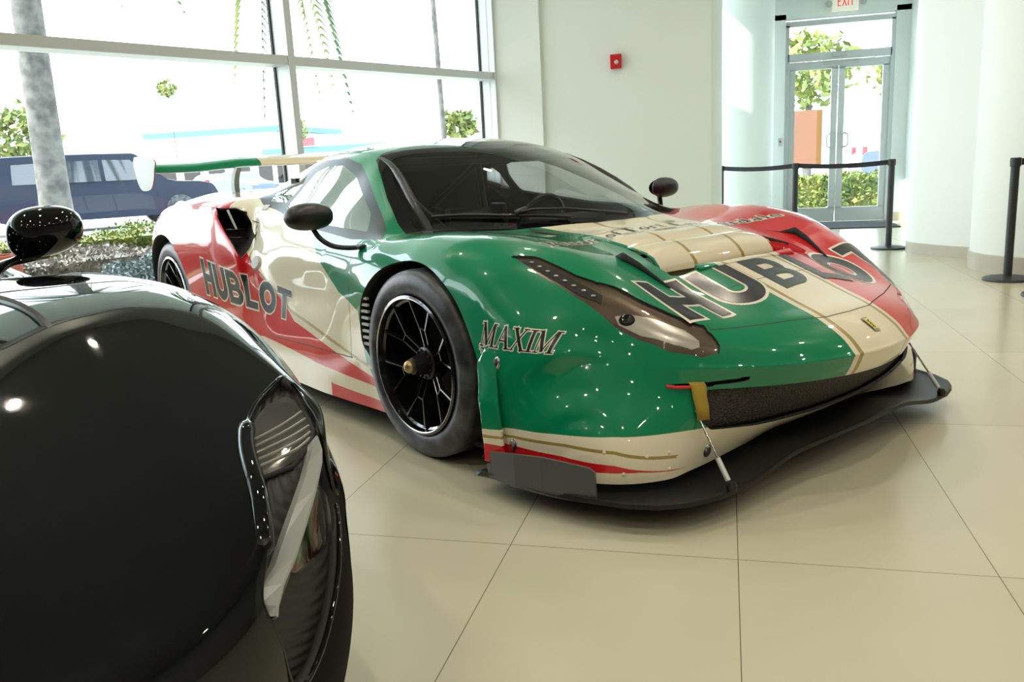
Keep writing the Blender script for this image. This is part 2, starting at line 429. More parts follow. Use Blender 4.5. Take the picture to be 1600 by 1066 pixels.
def word(text, glyph, gap=.06, slant=0):
    x = 0; out = []
    for c in text:
        g, adv = glyph(c)
        for p in g: out.append([(px + x + slant * py, py) for px, py in p])
        x += adv + gap
    return out, x - gap
# ------------------------------------------------------------------ lofted car bodies
# rows from the front lower edge to the tail; columns from the centre line out to the sill
YF=[0,.14,.28,.40,.50,.59,.67,.735,.79,.835,.87,.90,.93,.95]
def front(xs,zs,ys=YF): return [(x,y,z) for x,y,z in zip(xs,ys,zs)]
RACE_ROWS=[
 front([1.03,1.02,1.0,.995,.99,.985,.98,.975,.955,.93,.90,.865,.815,.76],[.17,.165,.155,.14,.13,.12,.115,.11,.11,.11,.11,.11,.11,.11]),
 front([1.085,1.08,1.06,1.04,1.02,1.005,.985,.965,.945,.92,.89,.85,.79],[.21,.21,.205,.2,.2,.2,.2,.2,.2,.2,.2,.2,.2])+[(.69,.975,.11)],
 front([1.16,1.15,1.12,1.085,1.05,1.015,.98,.945,.91,.875,.83,.78],[.29,.29,.285,.285,.28,.28,.28,.28,.28,.28,.28,.28])+[(.70,.96,.2),(.62,.985,.11)],
 front([1.22,1.205,1.165,1.12,1.065,1.01,.955,.90,.85,.80,.75],[.36]*11)+[(.69,.945,.29),(.62,.98,.2),(.56,.995,.11)],
 front([1.243,1.226,1.19,1.145,1.085,1.02,.945,.87,.80,.735],[.413,.413,.413,.415,.418,.42,.425,.43,.435,.44])+[(.67,.91,.38),(.61,.965,.3),(.55,.99,.2),(.50,1.005,.11)],
 front([1.20,1.187,1.155,1.11,1.05,.99,.91,.83,.755],[.456,.456,.458,.462,.468,.48,.497,.50,.495])+[(.68,.90,.475),(.61,.945,.40),(.55,.98,.31),(.50,1.0,.21),(.46,1.01,.11)],
 [(1.11,0,.512),(1.1,.14,.511),(1.07,.28,.512),(1.03,.39,.515),(.985,.48,.522),(.93,.57,.54),(.85,.66,.565),(.76,.745,.575),(.69,.825,.56),(.62,.91,.52),(.56,.965,.43),(.50,.99,.32),(.46,1.01,.21),(.42,1.02,.11)],
 [(1.0,0,.556),(.99,.14,.555),(.965,.28,.556),(.93,.39,.555),(.885,.475,.563),(.83,.56,.592),(.76,.66,.632),(.68,.755,.642),(.61,.84,.62),(.55,.925,.56),(.50,.975,.45),(.46,1.0,.33),(.42,1.015,.21),(.38,1.025,.11)],
 [(.86,0,.61),(.855,.14,.609),(.83,.28,.61),(.80,.38,.602),(.76,.465,.612),(.71,.55,.65),(.65,.65,.695),(.58,.755,.705),(.52,.845,.68),(.47,.93,.61),(.43,.98,.48),(.40,1.005,.34),(.36,1.02,.21),(.33,1.03,.11)],
 [(.71,0,.665),(.705,.14,.664),(.69,.28,.662),(.67,.38,.66),(.64,.46,.676),(.59,.545,.705),(.54,.65,.738),(.48,.755,.75),(.43,.85,.73),(.39,.935,.66),(.36,.985,.51),(.34,1.01,.35),(.31,1.025,.21),(.29,1.03,.11)],
 [(.50,0,.725),(.495,.14,.724),(.485,.28,.72),(.47,.38,.717),(.45,.46,.726),(.41,.545,.747),(.37,.65,.770),(.33,.755,.784),(.30,.85,.769),(.27,.94,.70),(.25,.99,.54),(.24,1.015,.36),(.22,1.025,.22),(.21,1.03,.11)],
 [(.28,0,.764),(.275,.14,.763),(.265,.28,.758),(.25,.38,.757),(.23,.46,.763),(.21,.545,.775),(.19,.65,.79),(.17,.755,.801),(.16,.855,.786),(.15,.945,.72),(.14,1.0,.56),(.13,1.02,.37),(.12,1.03,.22),(.12,1.03,.11)],
 [(.12,0,.787),(.115,.14,.785),(.09,.28,.778),(.06,.38,.776),(.03,.46,.777),(.02,.545,.783),(.01,.65,.794),(0,.76,.803),(0,.86,.786),(0,.95,.72),(0,1.0,.56),(0,1.025,.37),(0,1.03,.22),(0,1.03,.11)],
 [(-.05,0,.868),(-.06,.145,.862),(-.08,.29,.84),(-.10,.41,.812),(-.11,.51,.79),(-.12,.60,.784),(-.13,.69,.79),(-.14,.78,.796),(-.14,.87,.777),(-.14,.95,.71),(-.14,1.0,.56),(-.14,1.01,.37),(-.14,.985,.22),(-.14,.965,.11)],
 [(-.23,0,.95),(-.24,.15,.945),(-.26,.30,.925),(-.28,.44,.89),(-.29,.56,.85),(-.29,.66,.812),(-.30,.745,.787),(-.31,.815,.780),(-.31,.885,.765),(-.31,.95,.70),(-.31,.985,.56),(-.31,.985,.38),(-.31,.972,.22),(-.31,.962,.11)],
 [(-.44,0,1.04),(-.45,.15,1.036),(-.47,.30,1.018),(-.49,.43,.99),(-.50,.545,.955),(-.51,.64,.92),(-.52,.705,.895),(-.53,.765,.845),(-.53,.87,.765),(-.53,.94,.69),(-.53,.955,.56),(-.53,.965,.38),(-.53,.978,.22),(-.53,.975,.11)],
 [(-.67,0,1.12),(-.68,.15,1.116),(-.69,.29,1.104),(-.71,.41,1.085),(-.72,.51,1.062),(-.74,.58,1.04),(-.76,.64,1.008),(-.77,.735,.895),(-.77,.87,.765),(-.77,.93,.68),(-.77,.93,.55),(-.77,.955,.38),(-.77,.98,.22),(-.77,.985,.11)],
 [(-.88,0,1.165),(-.88,.14,1.162),(-.89,.27,1.153),(-.90,.38,1.14),(-.91,.465,1.125),(-.92,.53,1.103),(-.94,.59,1.065),(-.96,.72,.91),(-.96,.87,.77),(-.96,.925,.68),(-.96,.925,.54),(-.96,.95,.38),(-.96,.975,.22),(-.96,.98,.11)],
 [(-1.2,0,1.182),(-1.2,.14,1.18),(-1.2,.27,1.172),(-1.2,.37,1.162),(-1.2,.45,1.148),(-1.2,.52,1.125),(-1.2,.58,1.085),(-1.2,.715,.93),(-1.2,.865,.785),(-1.2,.925,.69),(-1.2,.93,.54),(-1.2,.95,.38),(-1.2,.975,.22),(-1.2,.98,.11)],
 [(-1.5,0,1.165),(-1.5,.14,1.163),(-1.5,.27,1.155),(-1.5,.37,1.145),(-1.5,.45,1.13),(-1.5,.515,1.105),(-1.5,.57,1.065),(-1.5,.69,.94),(-1.52,.83,.83),(-1.5,.895,.74),(-1.43,.955,.60),(-1.45,.965,.40),(-1.45,.98,.22),(-1.45,.98,.11)],
 [(-1.68,0,1.125),(-1.68,.14,1.123),(-1.68,.27,1.117),(-1.68,.37,1.108),(-1.68,.445,1.094),(-1.68,.51,1.068),(-1.68,.565,1.03),(-1.70,.68,.95),(-1.73,.79,.905),(-1.66,.85,.80),(-1.50,.97,.635),(-1.55,.975,.41),(-1.55,.985,.22),(-1.55,.985,.11)],
 [(-1.88,0,1.065),(-1.88,.14,1.064),(-1.88,.27,1.06),(-1.88,.37,1.053),(-1.88,.445,1.04),(-1.88,.51,1.018),(-1.88,.57,.99),(-1.89,.69,.945),(-1.92,.85,.925),(-1.80,.985,.845),(-1.56,1.0,.655),(-1.65,.99,.42),(-1.65,.99,.22),(-1.65,.99,.11)],
 [(-2.05,0,1.01),(-2.05,.14,1.01),(-2.05,.27,1.006),(-2.05,.37,1.0),(-2.05,.445,.99),(-2.05,.51,.975),(-2.05,.575,.955),(-2.05,.70,.935),(-2.05,.86,.925),(-1.98,.975,.87),(-1.85,1.015,.67),(-1.85,1.0,.44),(-1.85,.995,.22),(-1.85,.99,.11)],
 [(-2.3,0,.955),(-2.3,.14,.955),(-2.3,.27,.953),(-2.3,.37,.95),(-2.3,.445,.945),(-2.3,.51,.94),(-2.3,.59,.93),(-2.3,.72,.93),(-2.3,.86,.928),(-2.28,.97,.86),(-2.25,1.02,.68),(-2.25,1.01,.44),(-2.2,1.0,.22),(-2.2,.995,.11)],
 [(-2.65,0,.925),(-2.65,.14,.925),(-2.65,.27,.925),(-2.65,.37,.925),(-2.65,.445,.925),(-2.65,.52,.92),(-2.65,.61,.918),(-2.65,.74,.92),(-2.65,.86,.91),(-2.65,.97,.84),(-2.65,1.02,.66),(-2.65,1.02,.44),(-2.65,1.01,.22),(-2.65,1.0,.11)],
 [(-3.0,0,.93),(-3.0,.14,.93),(-3.0,.27,.93),(-3.0,.37,.93),(-3.0,.445,.93),(-3.0,.52,.925),(-3.0,.61,.915),(-3.0,.74,.90),(-2.98,.86,.87),(-2.96,.95,.79),(-2.96,.99,.63),(-2.96,1.0,.44),(-2.96,.99,.22),(-2.96,.98,.14)],
 [(-3.22,0,.95),(-3.22,.14,.95),(-3.22,.27,.95),(-3.22,.37,.948),(-3.22,.445,.945),(-3.22,.52,.935),(-3.21,.61,.915),(-3.20,.73,.88),(-3.18,.83,.83),(-3.15,.90,.74),(-3.13,.93,.60),(-3.12,.94,.44),(-3.1,.94,.27),(-3.1,.93,.18)],
 [(-3.27,0,.80),(-3.27,.14,.80),(-3.27,.27,.80),(-3.27,.37,.80),(-3.27,.445,.80),(-3.26,.52,.79),(-3.25,.61,.78),(-3.23,.72,.76),(-3.21,.81,.72),(-3.19,.87,.64),(-3.17,.90,.52),(-3.15,.91,.40),(-3.13,.91,.27),(-3.12,.90,.2)],
]
def hermite_resample(P,t,ts):
    # P (n,k) data at params t; monotone-ish (harmonic) tangents
    h=np.diff(t)[:,None]; d=np.diff(P,axis=0)/h
    m=np.zeros_like(P)
    w1=(2*h[1:]+h[:-1]); w2=(h[1:]+2*h[:-1])
    same=(d[:-1]*d[1:])>0
    a=(h[1:]*d[:-1]+h[:-1]*d[1:])/(h[1:]+h[:-1])       # parabola tangent
    lim=3*np.minimum(np.abs(d[:-1]),np.abs(d[1:]))
    a=np.where(same,np.sign(a)*np.minimum(np.abs(a),lim),a*.35)
    m[1:-1]=a; m[0]=1.5*d[0]-.5*m[1]; m[-1]=1.5*d[-1]-.5*m[-2]
    i=np.clip(np.searchsorted(t,ts,side='right')-1,0,len(t)-2)
    hh=(t[i+1]-t[i]); s=((ts-t[i])/hh)[:,None]; hh=hh[:,None]
    return (2*s**3-3*s**2+1)*P[i]+(s**3-2*s**2+s)*hh*m[i]+(-2*s**3+3*s**2)*P[i+1]+(s**3-s**2)*hh*m[i+1]
def params(G,axis):
    d=np.linalg.norm(np.diff(G,axis=axis),axis=2).mean(axis=1-axis)
    return np.concatenate([[0],np.cumsum(d)])
def dense(G,nr,nc,smooth=6,across=0,tight=()):
    G=np.array(G,float); n,m,_=G.shape
    t=params(G,0); u=params(G,1)
    # resample params: keep density proportional
    ts=np.sort(np.concatenate([np.linspace(0,t[-1],nr)]+[np.linspace(t[k]-.016,t[k]+.016,9) for k in tight])); nr=len(ts); us=np.linspace(0,u[-1],nc)
    A=hermite_resample(G.reshape(n,-1),t,ts).reshape(nr,m,3)
    B=hermite_resample(A.transpose(1,0,2).reshape(m,-1),u,us).reshape(nc,nr,3).transpose(1,0,2)
    for _ in range(smooth):
        Q=B.copy()
        Q[1:-1,1:-1]=.5*B[1:-1,1:-1]+.125*(B[:-2,1:-1]+B[2:,1:-1]+B[1:-1,:-2]+B[1:-1,2:])
        Q[1:-1,0]=.5*B[1:-1,0]+.25*(B[:-2,0]+B[2:,0]); Q[1:-1,-1]=.5*B[1:-1,-1]+.25*(B[:-2,-1]+B[2:,-1])
        # centre line: mirror smoothing
        M=B[1:-1,1]*[1,0,1]; Q[1:-1,0]=.75*Q[1:-1,0]+.25*M; Q[:,0,1]=0
        Q[0,1:-1]=.5*B[0,1:-1]+.25*(B[0,:-2]+B[0,2:])
        B=Q
    for _ in range(across):
        Q=B.copy(); Q[:,1:-1]=.5*B[:,1:-1]+.25*(B[:,:-2]+B[:,2:]); Q[:,0]=.5*B[:,0]+.5*B[:,1]; Q[:,0,1]=0; B=Q
    return B
# ------------------------------------------------------------------ the showroom
def struct(o): o['kind'] = 'structure'; return o
WA = math.radians(25); PC = Vector((-2.542, 9.5, 0)); wd = Vector((math.sin(WA), math.cos(WA), 0)); wn = Vector((wd.y, -wd.x, 0))
WM = basis(PC, wd, -wn, (0, 0, 1))      # local x along the wall (negative towards the camera), y outwards
def wbox(name, lo, hi, m, parent=None, bev=0): 
    bm = bmesh.new(); add_box(bm, lo, hi, bev); bmesh.ops.transform(bm, matrix=WM, verts=bm.verts)
    return from_bm(name, bm, m, parent)
_o = -wn * .2; _a = PC + wd * .35 + _o; _b = PC - wd * 20.3 + _o
RM = [(_b.x, _b.y), (8.2, _b.y), (8.2, 13.1), (-1.65, 13.1), (-1.65, 9.78), (-2.5, 9.78), (_a.x, _a.y)]
bm = bmesh.new(); add_prism(bm, RM, .15, Matrix.Translation((0, 0, -.15))); struct(from_bm('floor', bm, M['floor']))
HB = 4.25
edges_ = [0, -2.80, -5.72, -8.64, -11.56, -14.48, -17.4, -20.3]
for i in range(len(edges_) - 1):
    s1, s0 = edges_[i], edges_[i + 1]
    fr = struct(wbox('window_%d' % (i + 1), (s0 + .035, -.03, .10), (s1 - .035, .20, .18), M['frame']))
    wbox('window_rail', (s0 + .03, -.03, 1.985), (s1 - .03, .20, 2.065), M['frame'], fr)
    wbox('window_head', (s0 + .03, -.02, HB - .08), (s1 - .03, .20, HB), M['frame'], fr)
    wbox('window_mullion', (s0 - .035, -.04, .10), (s0 + .035, .20, HB), M['frame'], fr)
    for sg_, nm_ in ((s0 + .035, 1), (s1 - (.055 if i == 0 else .035), -1)): wbox('window_gasket', (min(sg_, sg_ + nm_ * .014), .150, .18), (max(sg_, sg_ + nm_ * .014), .176, HB - .08), M['gap'], fr)
    for z0, z1 in ((.18, 1.975), (2.065, HB - .08)): wbox('window_pane', (s0 + .036, .16, z0), (s1 - .036, .168, z1), M['clear'], fr)
struct(wbox('trim_1', (-.055, -.05, .10), (.04, .20, HB), M['frame']))
struct(wbox('trim_2', (-20.4, -.05, 0), (.0, .20, .10), M['base']))
struct(wbox('wall_left', (-20.4, -.05, HB), (.02, .25, CEIL), M['wall']))

# corner pilaster and the back wall with its rounded end
struct(box('wall_corner', (-2.60, 9.46, 0), (-2.0, 9.75, CEIL), M['wallw']))
bm = bmesh.new(); add_box(bm, (-2.05, 9.5, 0), (-.16, 9.78, CEIL)); add_lathe(bm, [(.14, 0), (.14, CEIL)], 24, Matrix.Translation((-.185, 9.64, 0)))
struct(from_bm('wall_back', bm, M['wall'], None, True, 40))
# alcove with the glass doors
DY = 12.884
struct(box('wall_alcove', (-1.6, DY, 2.83), (4.4, DY + .25, CEIL), M['wallw']))
struct(box('wall_alcove_left', (.28, DY, 0), (.805, DY + .25, 2.9), M['wallw']))
struct(box('wall_alcove_right', (2.235, DY, 0), (4.4, DY + .25, 2.9), M['wallw']))
bm = bmesh.new(); add_lathe(bm, [(.50, 0), (.50, CEIL)], 48, Matrix.Translation((.12, 12.2, 0))); struct(from_bm('wall_column', bm, M['wallw'], None, True, 40))
wn2 = struct(box('window_9', (-1.62, 9.78, .0), (-1.54, DY, .12), M['frame']))
box('window_head', (-1.62, 9.78, 4.35), (-1.54, DY, 4.45), M['frame'], wn2); box('window_pane', (-1.585, 9.8, .12), (-1.577, DY, 4.35), M['clear'], wn2)
struct(box('wall_alcove_side', (-1.7, 9.78, 4.45), (-1.5, DY, CEIL), M['wallw']))
dr = struct(box('door_frame_trim', (.805, DY + .02, 2.73), (2.235, DY + .14, 2.80), M['alu'])); dr.name = 'trim_3'
for xx in (.805, 2.185): box('door_jamb', (xx, DY + .02, 0), (xx + .05, DY + .14, 2.75), M['alu'], dr)
box('door_transom', (.84, DY + .02, 2.26), (2.20, DY + .14, 2.365), M['alu'], dr)
box('transom_glass', (.85, DY + .07, 2.36), (2.19, DY + .078, 2.74), M['clear'], dr)
for i, (x0, x1) in enumerate(((.86, 1.515), (1.525, 2.185))):
    d_ = struct(box('door_%d' % (i + 1), (x0, DY + .05, .01), (x1, DY + .10, .21), M['alu']))
    box('door_rail', (x0, DY + .05, 2.14), (x1, DY + .10, 2.25), M['alu'], d_)
    for xa in (x0, x1 - .085): box('door_stile', (xa, DY + .05, .2), (xa + .085, DY + .10, 2.15), M['alu'], d_)
    box('door_glass', (x0 + .08, DY + .072, .2), (x1 - .08, DY + .08, 2.15), M['clear'], d_)
    hx = x1 - .10 if i == 0 else x0 + .10; sg = -1 if i == 0 else 1
    tube('door_handle', catmull([(hx - sg * .04, DY + .05, 1.06), (hx - sg * .04, DY - .01, 1.06), (hx + sg * .03, DY - .02, 1.08), (hx + sg * .03, DY - .02, 1.23), (hx - sg * .04, DY - .01, 1.25), (hx - sg * .04, DY + .05, 1.25)], 3), .012, M['steel'], d_)
tag(box('door_closer', (1.30, DY - .01, 2.175), (1.78, DY + .05, 2.235), M['lightgrey'], bev=.006), 'long grey door closer bar over the two glass doors', 'door closer')
tag(box('motion_sensor', (1.42, DY - .02, 2.29), (1.62, DY + .03, 2.33), M['lightgrey'], bev=.008), 'small white sensor on the aluminium bar above the glass doors', 'sensor')
# right-hand curved walls
def wall_curve(name, pts, m, z0, z1, th=.15, nrm=1):
    P = catmull(pts, 8); bm = bmesh.new()
    V = []
    for i, p in enumerate(P):
        a_ = Vector(P[max(i - 1, 0)]); b_ = Vector(P[min(i + 1, len(P) - 1)]); t = (b_ - a_).normalized(); n = Vector((t.y, -t.x)) * nrm
        V.append([bm.verts.new((p[0], p[1], z0)), bm.verts.new((p[0], p[1], z1)), bm.verts.new((p[0] + n.x * th, p[1] + n.y * th, z1)), bm.verts.new((p[0] + n.x * th, p[1] + n.y * th, z0))])
    for i in range(len(V) - 1):
        for k in range(4): bm.faces.new((V[i][k], V[i][(k + 1) % 4], V[i + 1][(k + 1) % 4], V[i + 1][k]))
    bm.faces.new(V[0]); bm.faces.new(V[-1][::-1])
    return struct(from_bm(name, bm, m, None, True, 40))
ca = [(2.42, DY), (2.42, 11.6), (2.05, 9.9), (1.84, 9.35), (1.745, 8.98), (1.80, 8.75), (2.07, 8.37), (2.45, 8.1), (3.0, 7.95)]
wall_curve('wall_curved', ca, M['wallw'], 0, CEIL, .15, -1); wall_curve('baseboard_curved', ca, M['base'], 0, .105, .012, 1)
bm = bmesh.new(); add_lathe(bm, [(.62, 0), (.62, CEIL)], 64, Matrix.Translation((2.60, 7.63, 0))); struct(from_bm('wall_round_column', bm, M['wallw'], None, True, 40))
bm = bmesh.new(); add_lathe(bm, [(.632, 0), (.632, .14), (.62, .145)], 64, Matrix.Translation((2.60, 7.63, 0))); struct(from_bm('baseboard_column', bm, M['base'], None, True, 40))
struct(box('baseboard_back', (-2.6, 9.44, 0), (-.1, 9.5, .12), M['base'])); struct(box('baseboard_alcove', (2.235, DY - .02, 0), (2.42, DY, .12), M['base']))
struct(box('wall_right', (8.0, -10, 0), (8.2, 14, CEIL), M['wallgrey'])); struct(box('wall_behind', (-11.4, -8.9, 0), (8.2, -8.7, CEIL), M['wallgrey']))
struct(box('wall_right_return', (3.0, 7.8, 0), (8.1, 8.0, CEIL), M['wall']))
bm = bmesh.new(); add_prism(bm, RM, .2, Matrix.Translation((0, 0, CEIL))); struct(from_bm('ceiling', bm, M['ceil']))
# ceiling downlights
for i, (lx, ly) in enumerate(LAMPS):
    if (Vector((lx, ly, 0)) - PC).dot(wn) < .4: continue
    ring = lathe('ceiling_downlight', [(.11, CEIL - .002), (.11, CEIL - .012), (.085, CEIL - .016), (.08, CEIL - .004)], M['lightgrey'], None, 24)
    ring.location = (lx, ly, 0)
    tag(ring, 'round recessed downlight in the white ceiling', 'ceiling light', 'ceiling downlights')
    ld = bpy.data.lights.get('downlight_lamp')
    if ld is None:
        ld = bpy.data.lights.new('downlight_lamp', 'AREA'); ld.shape = 'DISK'; ld.size = .13; ld.energy = LAMP_W; ld.color = (1, .89, .72); ld.spread = math.radians(150)
    lo_ = bpy.data.objects.new('downlight_lamp', ld); COL.objects.link(lo_); lo_.location = (0, 0, CEIL - .02); lo_.parent = ring
# unseen overhang added over the windows to block the sun, ground
struct(wbox('sun_blocker', (-24, .2, HB + .1), (.3, 2.7, HB + .3), M['wall']))
# fire alarm, exit sign, key switch, mat
t = tag(box('fire_alarm', (-1.225, 9.44, 2.005), (-1.105, 9.5, 2.155), mat('alarm_red', (.5, .01, .015), .35), bev=.008), 'red fire alarm strobe box with round clear lens on the pale back wall', 'fire alarm')
lathe('strobe_lens', [(0, .02), (.018, .016), (.024, 0)], M['lightgrey'], t, 20, basis((-1.155, 9.44, 2.07), (1, 0, 0), (0, 0, 1), (0, -1, 0)))
t = tag(box('exit_sign', (1.40, DY - .09, 2.875), (1.735, DY - .02, 3.10), mat('exit_sign_face', (.85, .84, .72), .4, emis=(1, .95, .8), estr=.25), bev=.006), 'white EXIT sign with red letters above the glass doors', 'sign')
bm = bmesh.new()
X0, Z0, hh = 1.465, 2.935, .13
LT = [[rect(0, 0, .012, hh), rect(0, 0, .045, .012), rect(0, hh - .012, .045, hh), rect(0, .06, .038, .072)], stroke([(0, 0), (.05, hh)], .013) + stroke([(.05, 0), (0, hh)], .013), [rect(.0, 0, .013, hh)], [rect(.018, 0, .031, hh), rect(0, hh - .012, .05, hh)]]
for k, (ps, xo) in enumerate(zip(LT, (0, .062, .130, .160))):
    for p in ps: add_prism(bm, p, .003, basis((X0 + xo, DY - .09, Z0), (1, 0, 0), (0, 0, 1), (0, -1, 0)))
from_bm('exit_letters', bm, mat('exit_red', (.75, .03, .03), .5, emis=(1, .05, .03), estr=.4), t)
for s in (-1, 1):
    lathe('emergency_lamp', [(0, .05), (.045, .045), (.05, .0), (.03, -.03)], M['lightgrey'], t, 20, basis((1.568 + s * .22, DY - .08, 2.97), (1, 0, 0), (0, 0, 1), (0, -1, 0)))
t = tag(box('key_switch', (.725, DY - .02, 1.115), (.777, DY, 1.225), M['alu'], bev=.004), 'small steel key switch plate beside the glass doors', 'switch'); lathe('switch_button', [(0, .008), (.012, .007), (.014, 0)], M['redcloth'], t, 16, basis((.751, DY - .02, 1.175), (1, 0, 0), (0, 0, 1), (0, -1, 0)))
tag(box('door_mat', (.95, 11.75, .001), (2.20, DY - .05, .014), M['matfloor'], bev=.004), 'dark charcoal entrance mat on the floor in front of the glass doors', 'mat')
# stanchions
def make_post():
    p = empty('barrier_post')
    lathe('post_base', [(0, .035), (.06, .034), (.13, .028), (.165, .018), (.17, .006), (.168, .0), (0, 0)], M['postblack'], p, 48)
    lathe('post', [(0, .885), (.026, .885), (.030, .88), (.030, .03)], M['postblack'], p, 28)
    lathe('belt_head', [(0, .905), (.033, .905), (.037, .90), (.037, .845), (.033, .84)], M['postblack'], p, 28)
    return p
P0 = make_post()
posts = [(-.056, 10.2), (.724, 9.62), (1.622, 9.27), (2.06, 6.96), (2.10, 6.2)]
labs = ['leftmost black barrier post, standing before the bright column', 'black barrier post in front of the left glass door', 'black barrier post with round base in front of the right end of the glass doors', 'black barrier post with round base beside the round white column', 'black barrier post cut off by the right edge of the photo']
for i, (q, lb) in enumerate(zip(posts, labs)):
    p = P0 if i == 0 else copy_tree(P0); p.location = (*q, 0); tag(p, lb, 'barrier post', 'black barrier posts')
def belt(a_, b_, lab):
    a_ = Vector((*a_, .875)); b_ = Vector((*b_, .875)); d = (b_ - a_).normalized(); a_ += d * .038; b_ -= d * .038; n = Vector((-d.y, d.x, 0)) * .0015
    V = []; Fs = []
    for k in range(13):
        t = k / 12; p = a_.lerp(b_, t) - Vector((0, 0, .02 * 4 * t * (1 - t)))
        V += [p + n + Vector((0, 0, .024)), p + n - Vector((0, 0, .024)), p - n - Vector((0, 0, .024)), p - n + Vector((0, 0, .024))]
    for k in range(12):
        for j in range(4): Fs.append((4 * k + j, 4 * k + (j + 1) % 4, 4 * k + 4 + (j + 1) % 4, 4 * k + 4 + j))
    Fs += [(3, 2, 1, 0), (48, 49, 50, 51)]
    return tag(from_data('barrier_belt', V, Fs, M['belt']), lab, 'belt')
belt(posts[0], posts[1], 'black retractable belt stretched between the two left barrier posts'); belt(posts[1], posts[2], 'black retractable belt stretched across the glass doors')
belt(posts[3], (3.4, 6.7), 'short black belt leaving the post at the right edge of the photo')
P1 = copy_tree(P0); P1.location = (3.4, 6.7, 0); tag(P1, 'black barrier post standing beyond the right edge by the column', 'barrier post', 'black barrier posts')
# ------------------------------------------------------------------ the green, cream and red race car
CAR = Matrix.Translation((-.4945, 3.5058, 0)) @ Matrix.Rotation(math.radians(-36.5786), 4, 'Z')
car = empty('race_car', label='low green, cream and red striped race car with HUBLOT lettering, black wheels and rear wing', cat='car')
car.matrix_world = CAR
def mixrow(r0, r1, t, keep=9):
    return [tuple(p + (q - p) * t for p, q in zip(a_, b_)) for a_, b_ in zip(r0, r1)]
RR = RACE_ROWS[:4] + [mixrow(RACE_ROWS[3], RACE_ROWS[4], .86), RACE_ROWS[4], mixrow(RACE_ROWS[4], RACE_ROWS[5], .16)] + RACE_ROWS[5:]
G = dense(RR, 330, 140, 2, 8, (5,))
shell = Shell(G); bm = shell_bm(G)

WS = [(.11, -.2), (.11, 0), (.10, .14), (.03, .33), (-.07, .51), (-.17, .655), (-.27, .75), (-.33, .77), (-.414, .753), (-.581, .694), (-.789, .601), (-.885, .555), (-.912, .50), (-.885, .38), (-.83, .154), (-.80, 0), (-.80, -.2)]
FRAME = [(-.36, .772), (-.58, .88), (-.80, 1.0), (-.97, 1.07), (-1.15, 1.105), (-1.38, 1.10), (-1.55, 1.065), (-1.68, 1.02), (-1.80, .968), (-1.76, .93), (-1.66, .893), (-1.40, .852), (-.98, .795), (-.6, .765)]
WIN = [(-1.44, .882), (-1.425, .98), (-1.38, 1.045), (-1.27, 1.07), (-1.12, 1.068), (-.95, 1.02), (-.62, .865), (-.53, .795), (-.92, .815)]
QUART = [(-1.495, .905), (-1.475, 1.0), (-1.50, 1.035), (-1.58, 1.01), (-1.70, .955), (-1.64, .91)]
HL = [(.405, .842), (.542, .825), (.654, .797), (.773, .756), (.844, .722), (.922, .672), (.988, .610), (1.017, .565), (1.006, .553), (.977, .550), (.947, .551), (.886, .595), (.788, .655), (.714, .688), (.667, .722), (.613, .751), (.545, .770), (.473, .790)]
HOOD = [(1.104, -.1), (1.104, 0), (1.096, .13), (1.034, .353), (.965, .54), (.80, .50), (.62, .43), (.40, .40), (.16, .42), (.09, .34), (.118, .16), (.122, 0), (.122, -.1)]
DUCT = [(.70, -.1), (.70, 0), (.698, .22), (.705, .30), (.712, .36), (.695, .405), (.62, .40), (.52, .365), (.43, .345), (.405, .2), (.40, 0), (.40, -.1)]
ARCHF = [(.462, -.2), (.462, .13), (.457, .22), (.437, .33), (.396, .434), (.322, .548), (.227, .640), (.107, .700), (-.031, .718), (-.19, .688), (-.297, .618), (-.37, .53), (-.388, .44), (-.375, .37), (-.335, .345), (-.300, .30), (-.272, .25), (-.240, .18), (-.215, .11), (-.2, -.2)]
ARCHF = [ARCHF[0]] + catmull(ARCHF[1:-1], 4) + [ARCHF[-1]]
ARCHR = [(-2.655 + .41 * math.cos(math.radians(a)), .335 + .40 * math.sin(math.radians(a))) for a in range(0, 181, 10)] + [(-3.06, -.2), (-2.245, -.2)]
SCOOP = [(.984, .650), (.93, .695), (.88, .75), (.85, .81), (.845, .862), (.87, .885), (.945, .888), (.978, .845), (.992, .77), (.994, .70)]
GRILLE = [(-.2, .343), (.1, .343), (.3, .346), (.5, .353), (.60, .357), (.632, .335), (.634, .27), (.60, .233), (.424, .213), (.182, .204), (-.2, .2)]
SLIT = [(.692, .379), (.685, .371), (.60, .366), (.50, .374), (.50, .388), (.60, .380)]
DOOR = [(-.487, .766), (-.487, .30), (-1.30, .285), (-1.41, .40), (-1.455, .60), (-1.50, .66), (-1.52, .76), (-1.50, .868), (-1.40, .852), (-.98, .795), (-.6, .765)]
REDS = [(-1.485, .645), (-1.261, .503), (-1.058, .383), (-.254, .234), (-.225, .205), (-.8, .232), (-1.378, .277), (-2.2, .21), (-3.5, .2), (-3.5, 1.2), (-2.05, 1.2), (-1.86, .905), (-1.71, .81), (-1.60, .73), (-1.51, .665)]
REDW = [(-.674, .166), (-.15, .150), (-.15, -.1), (-.674, -.1)]
GOLDS = [(-1.40, .585), (-1.105, .434), (-.252, .278), (-.252, .264), (-1.105, .419), (-1.40, .570)]
FLP = [(.462, .118), (.458, .22), (.437, .33), (.405, .42), (.43, .47), (.478, .46), (.493, .386), (.522, .268), (.548, .118)]
def tri(P, i, j, ab=True):
    a = np.abs(P[:, 1]); q = {'x': P[:, 0], 'a': a, 'z': P[:, 2]}
    return np.stack([q[i], q[j]], 1)
def top(poly, o=0): return lambda P: sdpoly(tri(P, 'x', 'a'), poly) - o
def sid(poly, o=0): return lambda P: sdpoly(tri(P, 'x', 'z'), poly) - o
def fro(poly, o=0): return lambda P: sdpoly(tri(P, 'a', 'z'), poly) - o
